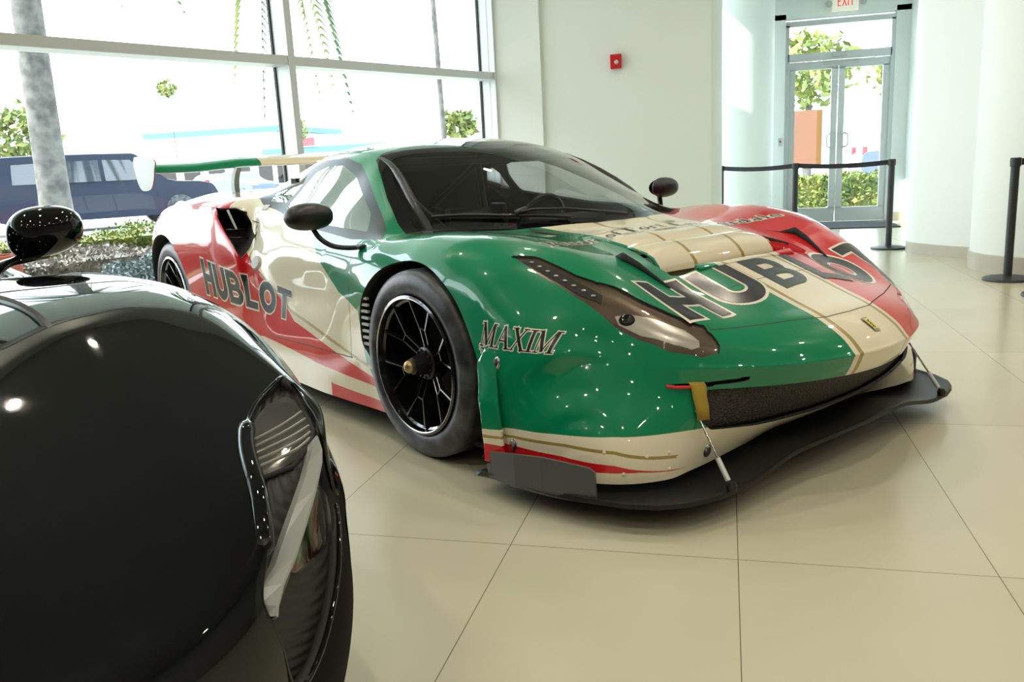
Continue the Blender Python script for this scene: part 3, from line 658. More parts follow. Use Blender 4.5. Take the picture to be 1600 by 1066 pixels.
def topedge(a): return np.interp(a, [0, .154, .38, .5, .6], [-.80, -.83, -.885, -.912, -.95])
def w_(x): return np.interp(x, [-3.4, -.4, .0, .12, .3, .60, .69, 1.0, 1.2, 1.3], [.20, .22, .37, .335, .31, .305, .178, .172, .170, .166])
def g_(x): return np.interp(x, [-3.4, -.8, 0, .2, 1.3], [.15, .15, .16, .14, .14])
def zg(x): return np.interp(x, [-3.5, -1.3, -1.1, -.984, -.848, -.762, -.688, -.602, -.49, -.40, -.36, -.3, .45, .551, .732, .87, 1.0, 1.3], [1.3, 1.1, .87, .795, .716, .654, .603, .557, .530, .5, .3, .222, .222, .232, .239, .245, .243, .243])
def zr(x): return np.interp(x, [-.4, .45, .565, .74, .884, .977, 1.02], [.178, .178, .179, .176, .166, .134, .10])
def zb(x): return np.interp(x, [.70, .80, .84, .933, .977, 1.02], [.0, .10, .143, .143, .132, .12])
def zo(x): return np.interp(x, [.4, .565, .74, .88, .976], [.198, .206, .210, .203, .172])
def xin(z): return np.interp(z, [.64, .646, .731, .804, .873, .90], [-1.47, -1.485, -1.53, -1.61, -1.70, -1.75])
def scoopf(P): return np.maximum(fro(SCOOP)(P), (P[:, 0] - xin(P[:, 2])) * .6)
def cnd(xlo=-9, xhi=9, alo=-1, ahi=9, zlo=-9, zhi=9):
    return lambda P: (P[:, 0] > xlo) & (P[:, 0] < xhi) & (np.abs(P[:, 1]) >= alo) & (np.abs(P[:, 1]) < ahi) & (P[:, 2] > zlo) & (P[:, 2] < zhi)
C_ws = cnd(-1.1, .3, zlo=.7); C_win = cnd(-2, -.2, .5, zlo=.7); C_hl = cnd(.3, 1.15, .45, zlo=.42); C_top = cnd(-.1, 1.25, -1, .7, .35)
for f, c in [(top(WS), C_ws), (top(WS, -.045), C_ws), (lambda P: P[:, 0] - topedge(np.abs(P[:, 1])) - .13, cnd(-1, -.5, -1, .6, 1.0)),
             (sid(FRAME), C_win), (sid(WIN), C_win), (sid(QUART), C_win), (top(HL), C_hl), (top(HOOD), C_top), (top(HOOD, .0035), cnd(.93, 1.25, -1, .6, .35)),
             (lambda P: P[:, 0] - .843, cnd(.7, 1, -1, .36, .4)), (lambda P: P[:, 0] - .840, cnd(.7, 1, -1, .36, .4)),
             (top(DUCT), cnd(.3, .8, -1, .5, .5)), (sid(ARCHF), cnd(-.6, .7, .6)), (sid(ARCHR), cnd(-3.2, -2, .6)), (scoopf, cnd(-2.1, -1.38, .7, zlo=.55)),
             (fro(GRILLE), cnd(.85, 1.4, -1, .8, .1, .42)), (fro(SLIT), cnd(.85, 1.4, .4, .8, .3, .42)),
             (sid(DOOR), cnd(-1.8, -.3, .7)), (sid(DOOR, -.004), cnd(-1.8, -.3, .7, 9, -9, .72)), (sid(REDS), cnd(-3.5, 0, .6)), (sid(REDW), cnd(-.8, 0, .8)), (sid(GOLDS), cnd(-1.6, 0, .8)),
             (lambda P: P[:, 2] - zg(P[:, 0]), cnd(-1.4, 1.3, .5)),
             (lambda P: np.abs(P[:, 1]) - w_(P[:, 0]), cnd(-3.4, 1.3, -1, .6, .3)), (lambda P: np.abs(P[:, 1]) - g_(P[:, 0]) - .009, cnd(-3.4, 1.3, -1, .5, .3)), (lambda P: np.abs(P[:, 1]) - g_(P[:, 0]) + .009, cnd(-3.4, 1.3, -1, .5, .3)),
             (lambda P: P[:, 2] - .228, cnd(.9, 1.4, -1, .66, .1, .3)), (sid(FLP), cnd(.3, .7, .8)),
             (lambda P: P[:, 2] - zr(P[:, 0]), cnd(.3, 1.05, .6, zhi=.3)), (lambda P: P[:, 2] - zb(P[:, 0]), cnd(.68, 1.05, .6, zhi=.3)),
             (lambda P: P[:, 2] - zo(P[:, 0]) - .0045, cnd(.3, 1.0, .6, zhi=.3)), (lambda P: P[:, 2] - zo(P[:, 0]) + .0045, cnd(.3, 1.0, .6, zhi=.3))]:
    cut(bm, f, c)
Cn = centroids(bm); x, y, z = Cn.T; a = np.abs(y)
inn = lambda f, c: (f(Cn) < 0) & c(Cn)
SL = ['green', 'red', 'cream', 'gold', 'gap', 'frit', 'ws', 'alu', 'plexi', 'lens', 'frameblue']
M['frameblue'] = mat('dark_grey_window_surround', (.03, .036, .046), .3, spec=.4)
ix = {k: i for i, k in enumerate(SL)}
col = np.where(y < 0, ix['green'], ix['red'])
low = (z < zg(x)) & (a > .5)
col[low | ((z < .228) & (x > .9))] = ix['cream']
rear = (x < -1.42) & (z > .8)
col[rear] = ix['cream']
topz = (z > .3) & (a < .6) & (a < w_(x)) & ((x > -.35) | (z > 1.0))
col[topz] = ix['cream']
col[(np.abs(a - g_(x)) < .009) & (z > .3) & (a < .3)] = ix['gold']
sidem = (a > .6) & (x < 0)
col[sidem & (sdpoly(Cn[:, [0, 2]], REDS) < 0)] = ix['red']
col[(a > .8) & (x < 0) & (sdpoly(Cn[:, [0, 2]], REDW) < 0)] = ix['red']
col[(a > .8) & (x < 0) & (sdpoly(Cn[:, [0, 2]], GOLDS) < 0)] = ix['gold']
fl = (x > .3) & (a > .6) & (z < zg(x))
col[fl & (z < zr(x)) & (z > zb(x)) & (x < .99)] = ix['red']
col[fl & (np.abs(z - zo(x)) < .0045) & (x < .975)] = ix['gold']
gap = ((np.abs(x - .8415) < .0016) & (a < .34) & (z > .5)) | ((top(HOOD, .0035)(Cn) < 0) & (top(HOOD)(Cn) > 0) & (x > .94) & (a < .6) & (z > .42))
col[gap] = ix['gap']
doorin = inn(sid(DOOR), cnd(-1.8, -.3, .7)); doorgap = doorin & (sid(DOOR, -.004)(Cn) > 0) & (z < .70)
col[doorgap] = ix['gap']
part = np.zeros(len(Cn), int)          # 0 body shell
PN = ['body_shell', 'front_hood', 'door', 'windscreen', 'side_window', 'headlamp', 'delete', 'side_window_surround']
part[inn(top(HOOD), C_top)] = 1
part[doorin] = 2
m_ = inn(top(WS), C_ws); part[m_] = 3
clear = (top(WS, -.045)(Cn) < 0) & (x > topedge(a) + .13)
col[m_] = np.where(clear[m_], ix['ws'], ix['frit'])
m_ = inn(sid(FRAME), C_win); part[m_] = 7; col[m_] = ix['frameblue']
m_ = inn(sid(WIN), C_win) | inn(sid(QUART), C_win); part[m_] = 4; col[m_] = ix['plexi']
m_ = inn(top(HL), C_hl); part[m_] = 5; col[m_] = ix['lens']
for f, c in [(top(DUCT), cnd(.3, .8, -1, .5, .5)), (sid(ARCHF), cnd(-.6, .7, .6)), (sid(ARCHR), cnd(-3.2, -2, .6)), (scoopf, cnd(-2.1, -1.38, .7, zlo=.55)),
             (fro(GRILLE), cnd(.85, 1.4, -1, .8, .1, .42)), (fro(SLIT), cnd(.85, 1.4, .4, .8, .3, .42))]:
    part[inn(f, c)] = 6
bm.verts.index_update(); bm.faces.index_update()
VC = np.array([v.co[:] for v in bm.verts]); VN = np.array([v.normal[:] for v in bm.verts]); FV = [[v.index for v in f.verts] for f in bm.faces]; bm.free()

def extract(name, mask, mats, midx, parent, offset=0., wall=0., flip=False, wallmat=None, split_y=False):
    """faces of the finished surface as an object of their own; wall > 0 adds a rim going inwards"""
    ids = np.nonzero(mask)[0]; used = {}; V = []; N = []; Fs = []; mi = []
    for i in ids:
        q = []
        for v in FV[i]:
            if v not in used: used[v] = len(V); V.append(VC[v] + VN[v] * offset); N.append(VN[v])
            q.append(used[v])
        Fs.append(q[::-1] if flip else q); mi.append(midx[i] if midx is not None else 0)
    if flip: N = [-n for n in N]
    if wall:
        cnt = {}
        for q in Fs:
            for k in range(len(q)):
                e = (q[k], q[(k + 1) % len(q)]); cnt[e] = cnt.get(e, 0) + 1
        be = [e for e in cnt if (e[1], e[0]) not in cnt]; low_ = {}
        fn = len(mats) - 1 if wallmat is None else wallmat
        for u, v in be:
            if abs(V[u][1]) < 1e-5 and abs(V[v][1]) < 1e-5: continue
            for t in (u, v):
                if t not in low_: low_[t] = len(V); V.append(V[t] - N[t] * wall); N.append(N[t])
            Fs.append([v, u, low_[u], low_[v]]); mi.append(fn)
    me = bpy.data.meshes.new(name); me.from_pydata([tuple(v) for v in V], [], Fs)
    me.polygons.foreach_set('material_index', mi); me.update()
    o = link(name, me, mats, parent, True)
    if not wall: me.normals_split_custom_set_from_vertices([tuple(n) for n in N])
    else:
        nf = len(ids); cn = []
        for p in me.polygons:
            for li in p.loop_indices:
                cn.append(tuple(N[me.loops[li].vertex_index]) if p.index < nf else (0, 0, 0))
        me.normals_split_custom_set(cn)
    return o
MS = [M[k] for k in SL]
extract('body_shell', part == 0, MS + [M['gap']], col, car, wall=.010)
extract('front_hood', part == 1, MS + [M['gap']], col, car, wall=.012)
for s in (-1, 1):
    ss = np.sign(y) == s
    extract('door', (part == 2) & ss, MS + [M['gap']], col, car, wall=.012)
    fr = extract('side_window_surround', (part == 7) & ss, MS + [M['gap']], col, car, wall=.012)
    extract('side_window', (part == 4) & ss, [M['plexi']], None, car)
extract('windscreen', part == 3, MS, col, car)
lin = (x < .05) & (x > -2.0) & (z > .60) & np.isin(part, (0, 2, 7)) & ~((x > -.3) & (a > .7)) & ~((z < .76) & (a < .6))
extract('cabin_lining', lin & ~((a > .5) & (z < .72)) & (x < -.05), [M['matte']], None, car, offset=-.016, flip=True)

# headlamps
for s in (-1, 1):
    hm = (part == 5) & (np.sign(y) == s)
    hl = extract('headlamp', hm, [M['lens']], None, car, offset=-.001)
    if s < 0: hl['label'] = 'clear lens over bronze bezel'
    extract('lamp_bezel', hm, [M['bronze']], None, hl, offset=-.0075)
    REF = [(.765, .742), (.795, .708), (.852, .660), (.923, .611), (.967, .597), (.975, .606), (.962, .626), (.92, .661), (.844, .714), (.782, .745)]
    pl = lambda u, v: (lambda h: h)(shell.cast((u, s * v, 2), (0, 0, -1)))
    def lay(d): return lambda u, v: (lambda h: (h[0] - h[1] * d, h[1]))(shell.cast((u, s * v, 2), (0, 0, -1)))
    def fan(poly):
        cx, cy = np.mean(poly, axis=0); return [[(cx, cy), poly[i], poly[(i + 1) % len(poly)]] for i in range(len(poly))]
    decal('lamp_reflector', fan(REF), lay(.0062), M['silverlamp'], hl, cell=.012)
    bm = bmesh.new()
    for (u, v, r) in ((.795, .722, .020),):
        h = shell.cast((u, s * v, 2), (0, 0, -1)); p = h[0] - h[1] * .006
        bmesh.ops.create_uvsphere(bm, u_segments=20, v_segments=12, radius=r, matrix=Matrix.Translation(p) @ h[1].to_track_quat('Z', 'Y').to_matrix().to_4x4() @ Matrix.Diagonal((1.25, 1, .35, 1)))
    from_bm('projector_lens', bm, M['frit'], hl, True)
    LED = [(.445, .832), (.475, .802), (.545, .782), (.625, .765), (.71, .735), (.72, .752), (.66, .785), (.56, .812)]
    decal('led_strip', fan(LED), lay(.0062), M['gap'], hl, cell=.012)
    bm = bmesh.new()
    for k in range(8):
        t = k / 7; u = .475 + .215 * t; v = np.interp(u, [.47, .56, .63, .70], [.815, .797, .778, .752])
        h = shell.cast((u, s * v, 2), (0, 0, -1)); p = h[0] - h[1] * .0065
        bmesh.ops.create_uvsphere(bm, u_segments=12, v_segments=8, radius=.009, matrix=Matrix.Translation(p) @ Matrix.Diagonal((1.1, .8, .45, 1)))
    from_bm('led_lamp', bm, M['silverlamp'], hl, True)

# recess of the hood outlet with two slats
def sheet(name, rows, m, parent, th=.006, smooth=True, mi=None):
    """thick curved sheet from rows of 3D points"""
    n, k = len(rows), len(rows[0]); V = [p for r in rows for p in r]
    Fs = [(i * k + j, i * k + j + 1, (i + 1) * k + j + 1, (i + 1) * k + j) for i in range(n - 1) for j in range(k - 1)]
    me = bpy.data.meshes.new(name); me.from_pydata([tuple(map(float, p)) for p in V], [], Fs)
    if mi is not None: me.polygons.foreach_set('material_index', [mi(i, j) for i in range(n - 1) for j in range(k - 1)])
    me.update(); o = link(name, me, m, parent, smooth)
    if th:
        md = o.modifiers.new('thickness', 'SOLIDIFY'); md.thickness = th; md.offset = -1; md.use_even_offset = True
    return o
ysx = sorted(set(np.round(list(np.linspace(-.344, .344, 65)) + [-.149, -.131, .131, .149, -.305, .305], 4)))
def bz(px, yy): return shell.cast((px, yy, 2), (0, 0, -1))[0].z
def slat_rows(prof):
    out = []
    for px, pz in prof:
        r = []
        for yy in ysx:
            t = min(1, max(0, (abs(yy) - .22) / .124)); t = t * t * (3 - 2 * t); b = bz(px, yy) - .002
            r.append((px, yy, pz * (1 - t) + min(pz, b) * t))
        out.append(r)
    return out
def slat_mi(i, j):
    ym = abs((ysx[j] + ysx[j + 1]) / 2); yy = ysx[j]
    if abs(ym - .14) < .009: return 1
    return 0 if ym < .332 else (2 if yy < 0 else 3)
sm = [M['cream'], M['gold'], M['green'], M['red']]
sheet('hood_slat', slat_rows([(.335, .757), (.37, .752), (.405, .744), (.44, .728), (.462, .708), (.468, .695)]), sm, car, mi=slat_mi)
sheet('hood_slat', slat_rows([(.455, .722), (.475, .728), (.50, .724), (.53, .710), (.56, .688), (.582, .662), (.590, .640)]), sm, car, mi=slat_mi)
sheet('outlet_floor', [[(px, yy, pz) for yy in np.linspace(-.40, .40, 9)] for px, pz in [(.38, .66), (.50, .625), (.60, .605), (.69, .60), (.697, .63)]], M['cream'], car)
dy_ = lambda px: float(np.interp(px, [.43, .52, .62, .70], [.344, .366, .401, .404]))
for s in (-1, 1):
    sheet('outlet_wall', [[(px, s * dy_(px), z0) for px in np.linspace(.385, .70, 12)] for z0 in (.59, .63)] + [[(px, s * dy_(px), bz(px, s * dy_(px)) - .001) for px in np.linspace(.385, .70, 12)]], M['green'] if s < 0 else M['red'], car, th=.004)
# upturned lip of the front panel
lip = [[(lx, yy, shell.cast((.715, yy, 2), (0, 0, -1))[0].z + dz * (1 + 2.2 * min(1, max(0, (abs(yy) - .14) / .14)))) for yy in ysx[7:-7]] for lx, dz in ((.722, .0006), (.706, .004), (.697, .006), (.693, .001))]
def lip_mi(i, j):
    ym = abs((ysx[7:-7][j] + ysx[7:-7][j + 1]) / 2)
    return 1 if abs(ym - .14) < .009 else (0 if ym < .178 else (2 if ysx[7:-7][j] < 0 else 3))
sheet('panel_lip', lip, sm, car, th=.004, mi=lip_mi)
# louvres over the front wheels
for s in (-1, 1):
    tp = [tuple(np.array(p_) * (1 - t_) + np.array(q_) * t_) for p_, q_ in (((.475, .455, .697), (.582, .503, .730)), ((.582, .503, .730), (.64, .492, .700)), ((.64, .492, .700), (.75, .466, .622))) for t_ in (0, .25, .5, .75)] + [(.75, .466, .622)]
    rows = [[(p[0], s * p[1], p[2]) for p in tp], [(p[0], s * p[1], shell.cast((p[0], s * p[1], 2), (0, 0, -1))[0].z - .004) for p in tp]]
    rows[0] = [(a_[0], a_[1], max(a_[2], b_[2] + .003)) for a_, b_ in zip(*rows)]
    sheet('fender_louvre', rows, M['matte'], car, th=.008)
# intake behind the door
SCV = np.array([v[:] for v in shell.V]); SCV = SCV[(SCV[:, 0] < -1.43) & (SCV[:, 0] > -2.02) & (np.abs(SCV[:, 1]) > .7) & (SCV[:, 2] > .55)]
for s in (-1, 1):
    loop = []
    for (u, v) in catmull(SCOOP, 4, True):
        k_ = SCV[np.argmin((np.abs(SCV[:, 1]) - u) ** 2 + (SCV[:, 2] - v) ** 2)]
        loop.append(Vector((k_[0], s * abs(k_[1]), k_[2])))
    c0 = sum(loop, Vector()) / len(loop)
    bm = bmesh.new(); prev = None
    for k, (sc, dx, dy) in enumerate(((1.02, .004, 0), (.98, -.02, .004), (.93, -.12, .03), (.85, -.30, .09))):
        ring = [bm.verts.new(c0 + (p - c0) * sc + Vector((dx, -s * dy, 0))) for p in loop]
        if prev:
            for j in range(len(loop)): bm.faces.new((prev[j], prev[(j + 1) % len(loop)], ring[(j + 1) % len(loop)], ring[j]))
        prev = ring
    bm.faces.new(prev)
    intake = from_bm('side_intake', bm, M['matte'], car, True, 40)
    bm = bmesh.new()
    for (zc, xo) in ((.775, 0), (.735, .03)):
        add_tube(bm, [(c0.x - .05 + xo, s * .86, zc), (c0.x - .05 + xo, s * .965, zc + .006)], .011, 8, flat=.5)
    from_bm('intake_vane', bm, M['black'], intake, True)
    tube('intake_strut', [(c0.x - .09, s * .93, .878), (c0.x - .04, s * .915, .78)], .006, M['lightgrey'], intake)

# wheel housings, floor, cabin
for s in (-1, 1):
    for cx, poly in ((.0, ARCHF), (-2.655, ARCHR)):
        pts = [p for p in poly if p[1] > 0]
        if poly is ARCHR: pts = [(-2.245, .1)] + pts + [(-3.06, .1)]
        rows = []
        for (u, v) in pts:
            h = shell.bvh.ray_cast(Vector((u, s * 1.5, max(v, .115))), Vector((0, -s, 0)))
            yo = abs(h[0].y) if h[0] else 1.0
            rows.append([(u, s * yy, v) for yy in (yo - .003, yo - .03, .55)])
        sheet('wheel_housing', rows, M['matte'], car, th=.004)
        prism('housing_panel', [(p[0], p[1]) for p in pts] , .01, M['matte'], car, basis((0, s * .55, 0), (1, 0, 0), (0, 0, 1), (0, -1, 0)))
bm = bmesh.new(); add_box(bm, (-3.1, -.90, .075), (.60, .90, .10), .004); from_bm('floor_pan', bm, M['matte'], car)
bm = bmesh.new(); add_box(bm, (-1.62, -.74, .10), (-.1, .74, .14)); add_box(bm, (-1.66, -.62, .10), (-1.60, .62, 1.02)); add_box(bm, (-.06, -.6, .10), (-.02, .6, .70))
from_bm('cabin_floor', bm, M['matte'], car)
bm = bmesh.new(); add_box(bm, (-.62, -.66, .60), (-.1, .66, .72), .05, 3); add_box(bm, (-.70, .1, .62), (-.58, .62, .78), .03, 3); from_bm('dashboard', bm, M['matte'], car, True, 40)
bm = bmesh.new()
for ysd in (.36,):
    add_box(bm, (-1.5, ysd - .24, .16), (-1.0, ysd + .24, .30), .05, 3); add_box(bm, (-1.56, ysd - .23, .2), (-1.45, ysd + .23, .80), .05, 3)
    add_box(bm, (-1.5, ysd - .23, .62), (-1.36, ysd - .18, .82), .02, 2); add_box(bm, (-1.5, ysd + .18, .62), (-1.36, ysd + .23, .82), .02, 2)
from_bm('racing_seat', bm, M['black'], car, True, 40)
tube('steering_wheel', arc_pts := [(-.82 + .05 * math.sin(t), .36 + .15 * math.cos(t), .74 + .13 * math.sin(t)) for t in np.linspace(0, 2 * math.pi, 24, endpoint=False)], .014, M['black'], car, closed=True)
bm = bmesh.new()
for s in (-1, 1):
    add_tube(bm, catmull([(-.22, s * .66, .66), (-.45, s * .64, .88), (-.80, s * .54, 1.06), (-1.2, s * .50, 1.10), (-1.55, s * .48, 1.06)], 4), .019, 8)
    add_tube(bm, [(-1.5, s * .48, 1.07), (-1.5, s * .6, .15)], .019, 8)
    add_tube(bm, [(-1.5, s * .48, 1.06), (-1.5, -s * .6, .3)], .019, 8)
add_tube(bm, [(-1.5, -.48, 1.08), (-1.5, .48, 1.08)], .019, 8); add_tube(bm, [(-.82, -.53, 1.065), (-.82, .53, 1.065)], .019, 8)
add_tube(bm, [(-.45, -.64, .9), (-1.2, .5, .3)], .012, 8)
from_bm('roll_cage', bm, M['black'], car, True)
# nose: radiator mesh, tow strap
M['mesh'] = mat('black_wire_mesh', (.010, .009, .008), .5)
def mesh_mat():
    m = M['mesh']; nt = m.node_tree; b = nt.nodes['Principled BSDF']; t = nt.nodes.new('ShaderNodeTexCoord'); v = nt.nodes.new('ShaderNodeTexVoronoi'); v.inputs['Scale'].default_value = 160
    nt.links.new(t.outputs['Object'], v.inputs['Vector']); r = nt.nodes.new('ShaderNodeValToRGB'); nt.links.new(v.outputs['Distance'], r.inputs[0])
    r.color_ramp.elements[0].color = (.003, .003, .003, 1); r.color_ramp.elements[1].color = (.035, .032, .028, 1); r.color_ramp.elements[1].position = .6
    nt.links.new(r.outputs[0], b.inputs['Base Color']); bp = nt.nodes.new('ShaderNodeBump'); bp.inputs['Distance'].default_value = .004; nt.links.new(v.outputs['Distance'], bp.inputs['Height']); nt.links.new(bp.outputs[0], b.inputs['Normal'])
mesh_mat()
gy = np.linspace(-.66, .66, 45)
def gx(v, zz):
    h = shell.bvh.ray_cast(Vector((2, v, zz)), Vector((-1, 0, 0))); return h[0].x
sheet('radiator_grille', [[(gx(v * .985, zz) - .028, v, zz) for v in gy] for zz in (.195, .23, .27, .31, .35, .362)], M['mesh'], car, th=.005)
gy2 = np.linspace(-.70, -.49, 9)
for s in (-1, 1):
    sheet('tow_slot', [[(gx(v, .376) - .02, s * abs(v), zz) for v in gy2] for zz in (.355, .395)], M['matte'], car, th=.004)
px_ = lambda v, zz, o=.004: (gx(v, zz) + o, v, zz)
sheet('tow_strap', [[px_(v, zz, o) for v in (-.652, -.634, -.616)] for zz, o in ((.376, -.012), (.380, .004), (.372, .012), (.34, .012), (.31, .014), (.272, .012))], M['strap'], car, th=.003)
tube('strap_loop', [px_(-.70, .374, .0), px_(-.685, .371, .006), px_(-.66, .370, .008), px_(-.64, .370, .008)], .005, M['redcloth'], car)
# wheels
def tyre_prof(W, R, r):   # half width W, outer R, rim r, along z = axle
    return [(r, -W + .012), (r + .01, -W), (r + .035, -W - .006), (R - .022, -W + .003), (R - .007, -W + .014), (R - .001, -W + .035), (R, 0), (R - .001, W - .035), (R - .007, W - .014), (R - .022, W - .003), (r + .035, W + .006), (r + .01, W), (r, W - .012)]
def make_wheel(parent, W=.152, R=.345, r=.252):
    # axle along +z (outboard), face plane at z = W
    wl = empty('wheel'); wl.parent = parent
    lathe('tyre', tyre_prof(W, R, r), M['rubber'], wl, 72, close=True, sharp=50)
    lathe('rim', [(r + .001, W - .010), (r + .003, W + .004), (r - .004, W + .007), (r - .010, W + .003), (r - .014, W - .016), (r - .022, W - .022), (r - .026, W - .06), (r - .035, W - .14), (r - .035, -W + .03), (r + .0, -W)], M['rim'], wl, 72)
    lathe('rim_flange', [(r - .005, W + .0075), (r - .0075, W + .0082), (r - .010, W + .0062), (r - .010, W + .002)], M['steel'], wl, 72)
    bm = bmesh.new()
    def bar(p, q, w0, w1, z0, z1, th=.016):
        p = Vector(p); q = Vector(q); d = (q - p).normalized(); n = Vector((-d.y, d.x))
        a_ = [(p + n * w0, z0), (p - n * w0, z0), (q - n * w1, z1), (q + n * w1, z1)]
        t = [bm.verts.new((v.x, v.y, zz)) for v, zz in a_]; c = [(p + n * w0 * 1.9, z0), (p - n * w0 * 1.9, z0), (q - n * w1 * 1.9, z1), (q + n * w1 * 1.9, z1)]
        b_ = [bm.verts.new((v.x, v.y, zz - th)) for v, zz in c]
        bm.faces.new(t)
        bm.faces.new(b_[::-1])
        for k in range(4): bm.faces.new((t[k], b_[k], b_[(k + 1) % 4], t[(k + 1) % 4]))
    zf = W - .012; zh = W - .055
    for k in range(6):
        a0 = math.radians(60 * k + 20); c = lambda rr, da: (rr * math.cos(a0 + da), rr * math.sin(a0 + da))
        zn = zf - .018
        bar(c(.052, .28), c(.135, .12), .0035, .0028, zh, zn); bar(c(.052, -.28), c(.135, -.12), .0035, .0028, zh, zn)
        bar(c(.135, .13), c(.135, -.13), .0028, .0028, zn, zn)
        bar(c(.130, .12), c(r - .018, .27), .003, .004, zn, zf); bar(c(.130, -.12), c(r - .018, -.27), .003, .004, zn, zf)
    from_bm('spokes', bm, M['rim'], wl)
    bm = bmesh.new(); add_lathe(bm, [(0, zh - .05), (.06, zh - .05), (.06, zh + .006), (.050, zh + .012), (.044, zh + .008), (.040, zh + .008), (.037, zh + .03), (.030, zh + .062), (0, zh + .062)], 32)
    for k in range(12):
        t = 2 * math.pi * k / 12; add_box(bm, (-.004, -.004, 0), (.004, .004, .014), .001, 1, Matrix.Translation((.049 * math.cos(t), .049 * math.sin(t), zh + .006)))
    from_bm('centre_nut', bm, M['black'], wl, True, 35)
    bm = bmesh.new(); bmesh.ops.create_uvsphere(bm, u_segments=20, v_segments=14, radius=.025, matrix=Matrix.Translation((0, 0, zh + .072)) @ Matrix.Diagonal((1, 1, .9, 1)))
    from_bm('axle_dome', bm, M['brass'], wl, True)
    lathe('brake_disc', [(.06, W - .20), (.19, W - .20), (.19, W - .17), (.06, W - .17)], M['carbon'], wl, 48)
    bm = bmesh.new(); add_box(bm, (-.205, -.06, W - .22), (-.13, .06, W - .13), .012); from_bm('brake_caliper', bm, M['black'], wl, True, 40)
    bm = bmesh.new()
    for k, (u0, u1) in enumerate(((-.02, .0), (.004, .02))): pass
    for p in [rect(-.197, -.030, -.180, -.024), rect(-.197, -.020, -.180, -.015), rect(-.197, -.020, -.194, -.004), rect(-.197, -.009, -.180, -.004), rect(-.197, .002, -.180, .008), rect(-.197, .002, -.194, .018), rect(-.183, .002, -.180, .018), rect(-.197, .013, -.180, .018)]:
        add_prism(bm, p, .002, Matrix.Translation((0, 0, W - .132)))
    from_bm('caliper_lettering', bm, M['orange'], wl)
    return wl
W0 = make_wheel(car)
def place_wheel(wl, cx, cy, rz, s, sc=1.0, spin=0):
    # local z (outboard) -> s*y
    wl.matrix_local = Matrix.Translation((cx, s * cy, rz)) @ Matrix(((s, 0, 0, 0), (0, 0, s, 0), (0, 1, 0, 0), (0, 0, 0, 1))) @ Matrix.Rotation(spin, 4, 'Z') @ Matrix.Scale(sc, 4)
place_wheel(W0, 0, .832, .345, -1, 1, .35)
for cx, s, sp_ in ((0, 1, .8), (-2.655, -1, .1), (-2.655, 1, .5)):
    w2 = copy_tree(W0, car); place_wheel(w2, cx, .83, .345, s, 1, sp_)
# vent slats behind the front wheel
for s in (-1, 1):
    bm = bmesh.new()
    for k in range(8):
        zz = .37 + k * .026; add_box(bm, (-.378, .962, zz), (-.325, .974, zz + .010), .001, 1)
    if s < 0: bmesh.ops.transform(bm, matrix=Matrix.Diagonal((1, -1, 1, 1)), verts=bm.verts)
    from_bm('fender_vent', bm, M['lightgrey'], car)
# splitter
def spx(v): return np.interp(v, [0, .3, .5, .7, .8, .88, .94, .99, 1.02, 1.035], [1.15, 1.145, 1.14, 1.135, 1.11, 1.06, .98, .86, .70, .47])
def spz(v): v = abs(v); t = np.clip((v - .30) / .32, 0, 1); t = t * t * (3 - 2 * t); return .130 * (1 - t) + .086 * t
rows = []
yy_ = [1.035 * math.sin(t) for t in np.linspace(-math.pi / 2, math.pi / 2, 81)]
for fx in (0, .02, .06, .15, .35, .7, 1):
    r_ = []
    for v in yy_:
        xe = float(spx(abs(v))); t = fx; xx = xe - .008 - (xe - .42) * t * .999
        zz = float(spz(v)); zin = .105 if abs(v) < 2 else 0
        r_.append((xx, v, zz * (1 - t) + ((.150 if abs(v) < .3 else .150 - .045 * min(1, (abs(v) - .3) / .35)) - .038) * t - (.004 if fx == 0 else 0) + (.010 * math.exp(-fx * 25))))
    rows.append(r_)
spl = sheet('front_splitter', rows, M['carbon'], car, th=.014)
md = spl.modifiers.new('edge', 'BEVEL'); md.width = .004; md.segments = 2; md.limit_method = 'ANGLE'
for s in (-1, 1):
    # upright end plate along the splitter's outer edge
    e = [(.49, 1.04, .118), (.505, 1.04, .122), (.507, 1.04, .160), (.53, 1.04, .166), (.62, 1.037, .180), (.72, 1.018, .190), (.79, .998, .188), (.868, .965, .180), (.885, .958, .168)]
    tp_ = [(p[0], s * p[1], p[2]) for p in e]; bt = [(p[0], s * (p[1] - .004), float(spz(.9)) - .014) for p in e]
    pl_ = sheet('splitter_end_plate', [tp_, bt], M['carbon_reflect'], car, th=.008, smooth=False)
    # stay rods
    rod = tube('splitter_stay', [(1.118, s * .655, .112), (.985, s * .642, .300)], .0035, M['steel'], car)
    tube('stay_sleeve', [(1.113, s * .655, .118), (1.073, s * .651, .175)], .008, M['alu'], rod)
    lathe('stay_joint', [(0, -.016), (.014, -.014), (.016, 0), (.010, .012), (0, .016)], M['black'], rod, 16, Matrix.Translation((1.125, s * .655, .106)))
# arch extension panels in front of the front wheels
for s in (-1, 1):
    msk = (sdpoly(Cn[:, [0, 2]], FLP) < 0) & (a > .8) & (np.sign(y) == s) & (part == 0)
    ids = np.nonzero(msk)[0]
    if len(ids):
        off_ = lambda zz: .002 + .028 * min(1, max(0, (.47 - zz) / .16)) ** 1.5
        used = {}; V = []; Fs = []; mi = []
        for i in ids:
            q = []
            for v in FV[i]:
                if v not in used: used[v] = len(V); V.append(VC[v] + VN[v] * off_(VC[v][2]))
                q.append(used[v])
            Fs.append(q); mi.append(int(col[i]))
        me = bpy.data.meshes.new('arch_extension'); me.from_pydata([tuple(v) for v in V], [], Fs); me.polygons.foreach_set('material_index', mi); me.update()
        o = link('arch_extension', me, MS, car, True); md = o.modifiers.new('thickness', 'SOLIDIFY'); md.thickness = .012; md.offset = -1
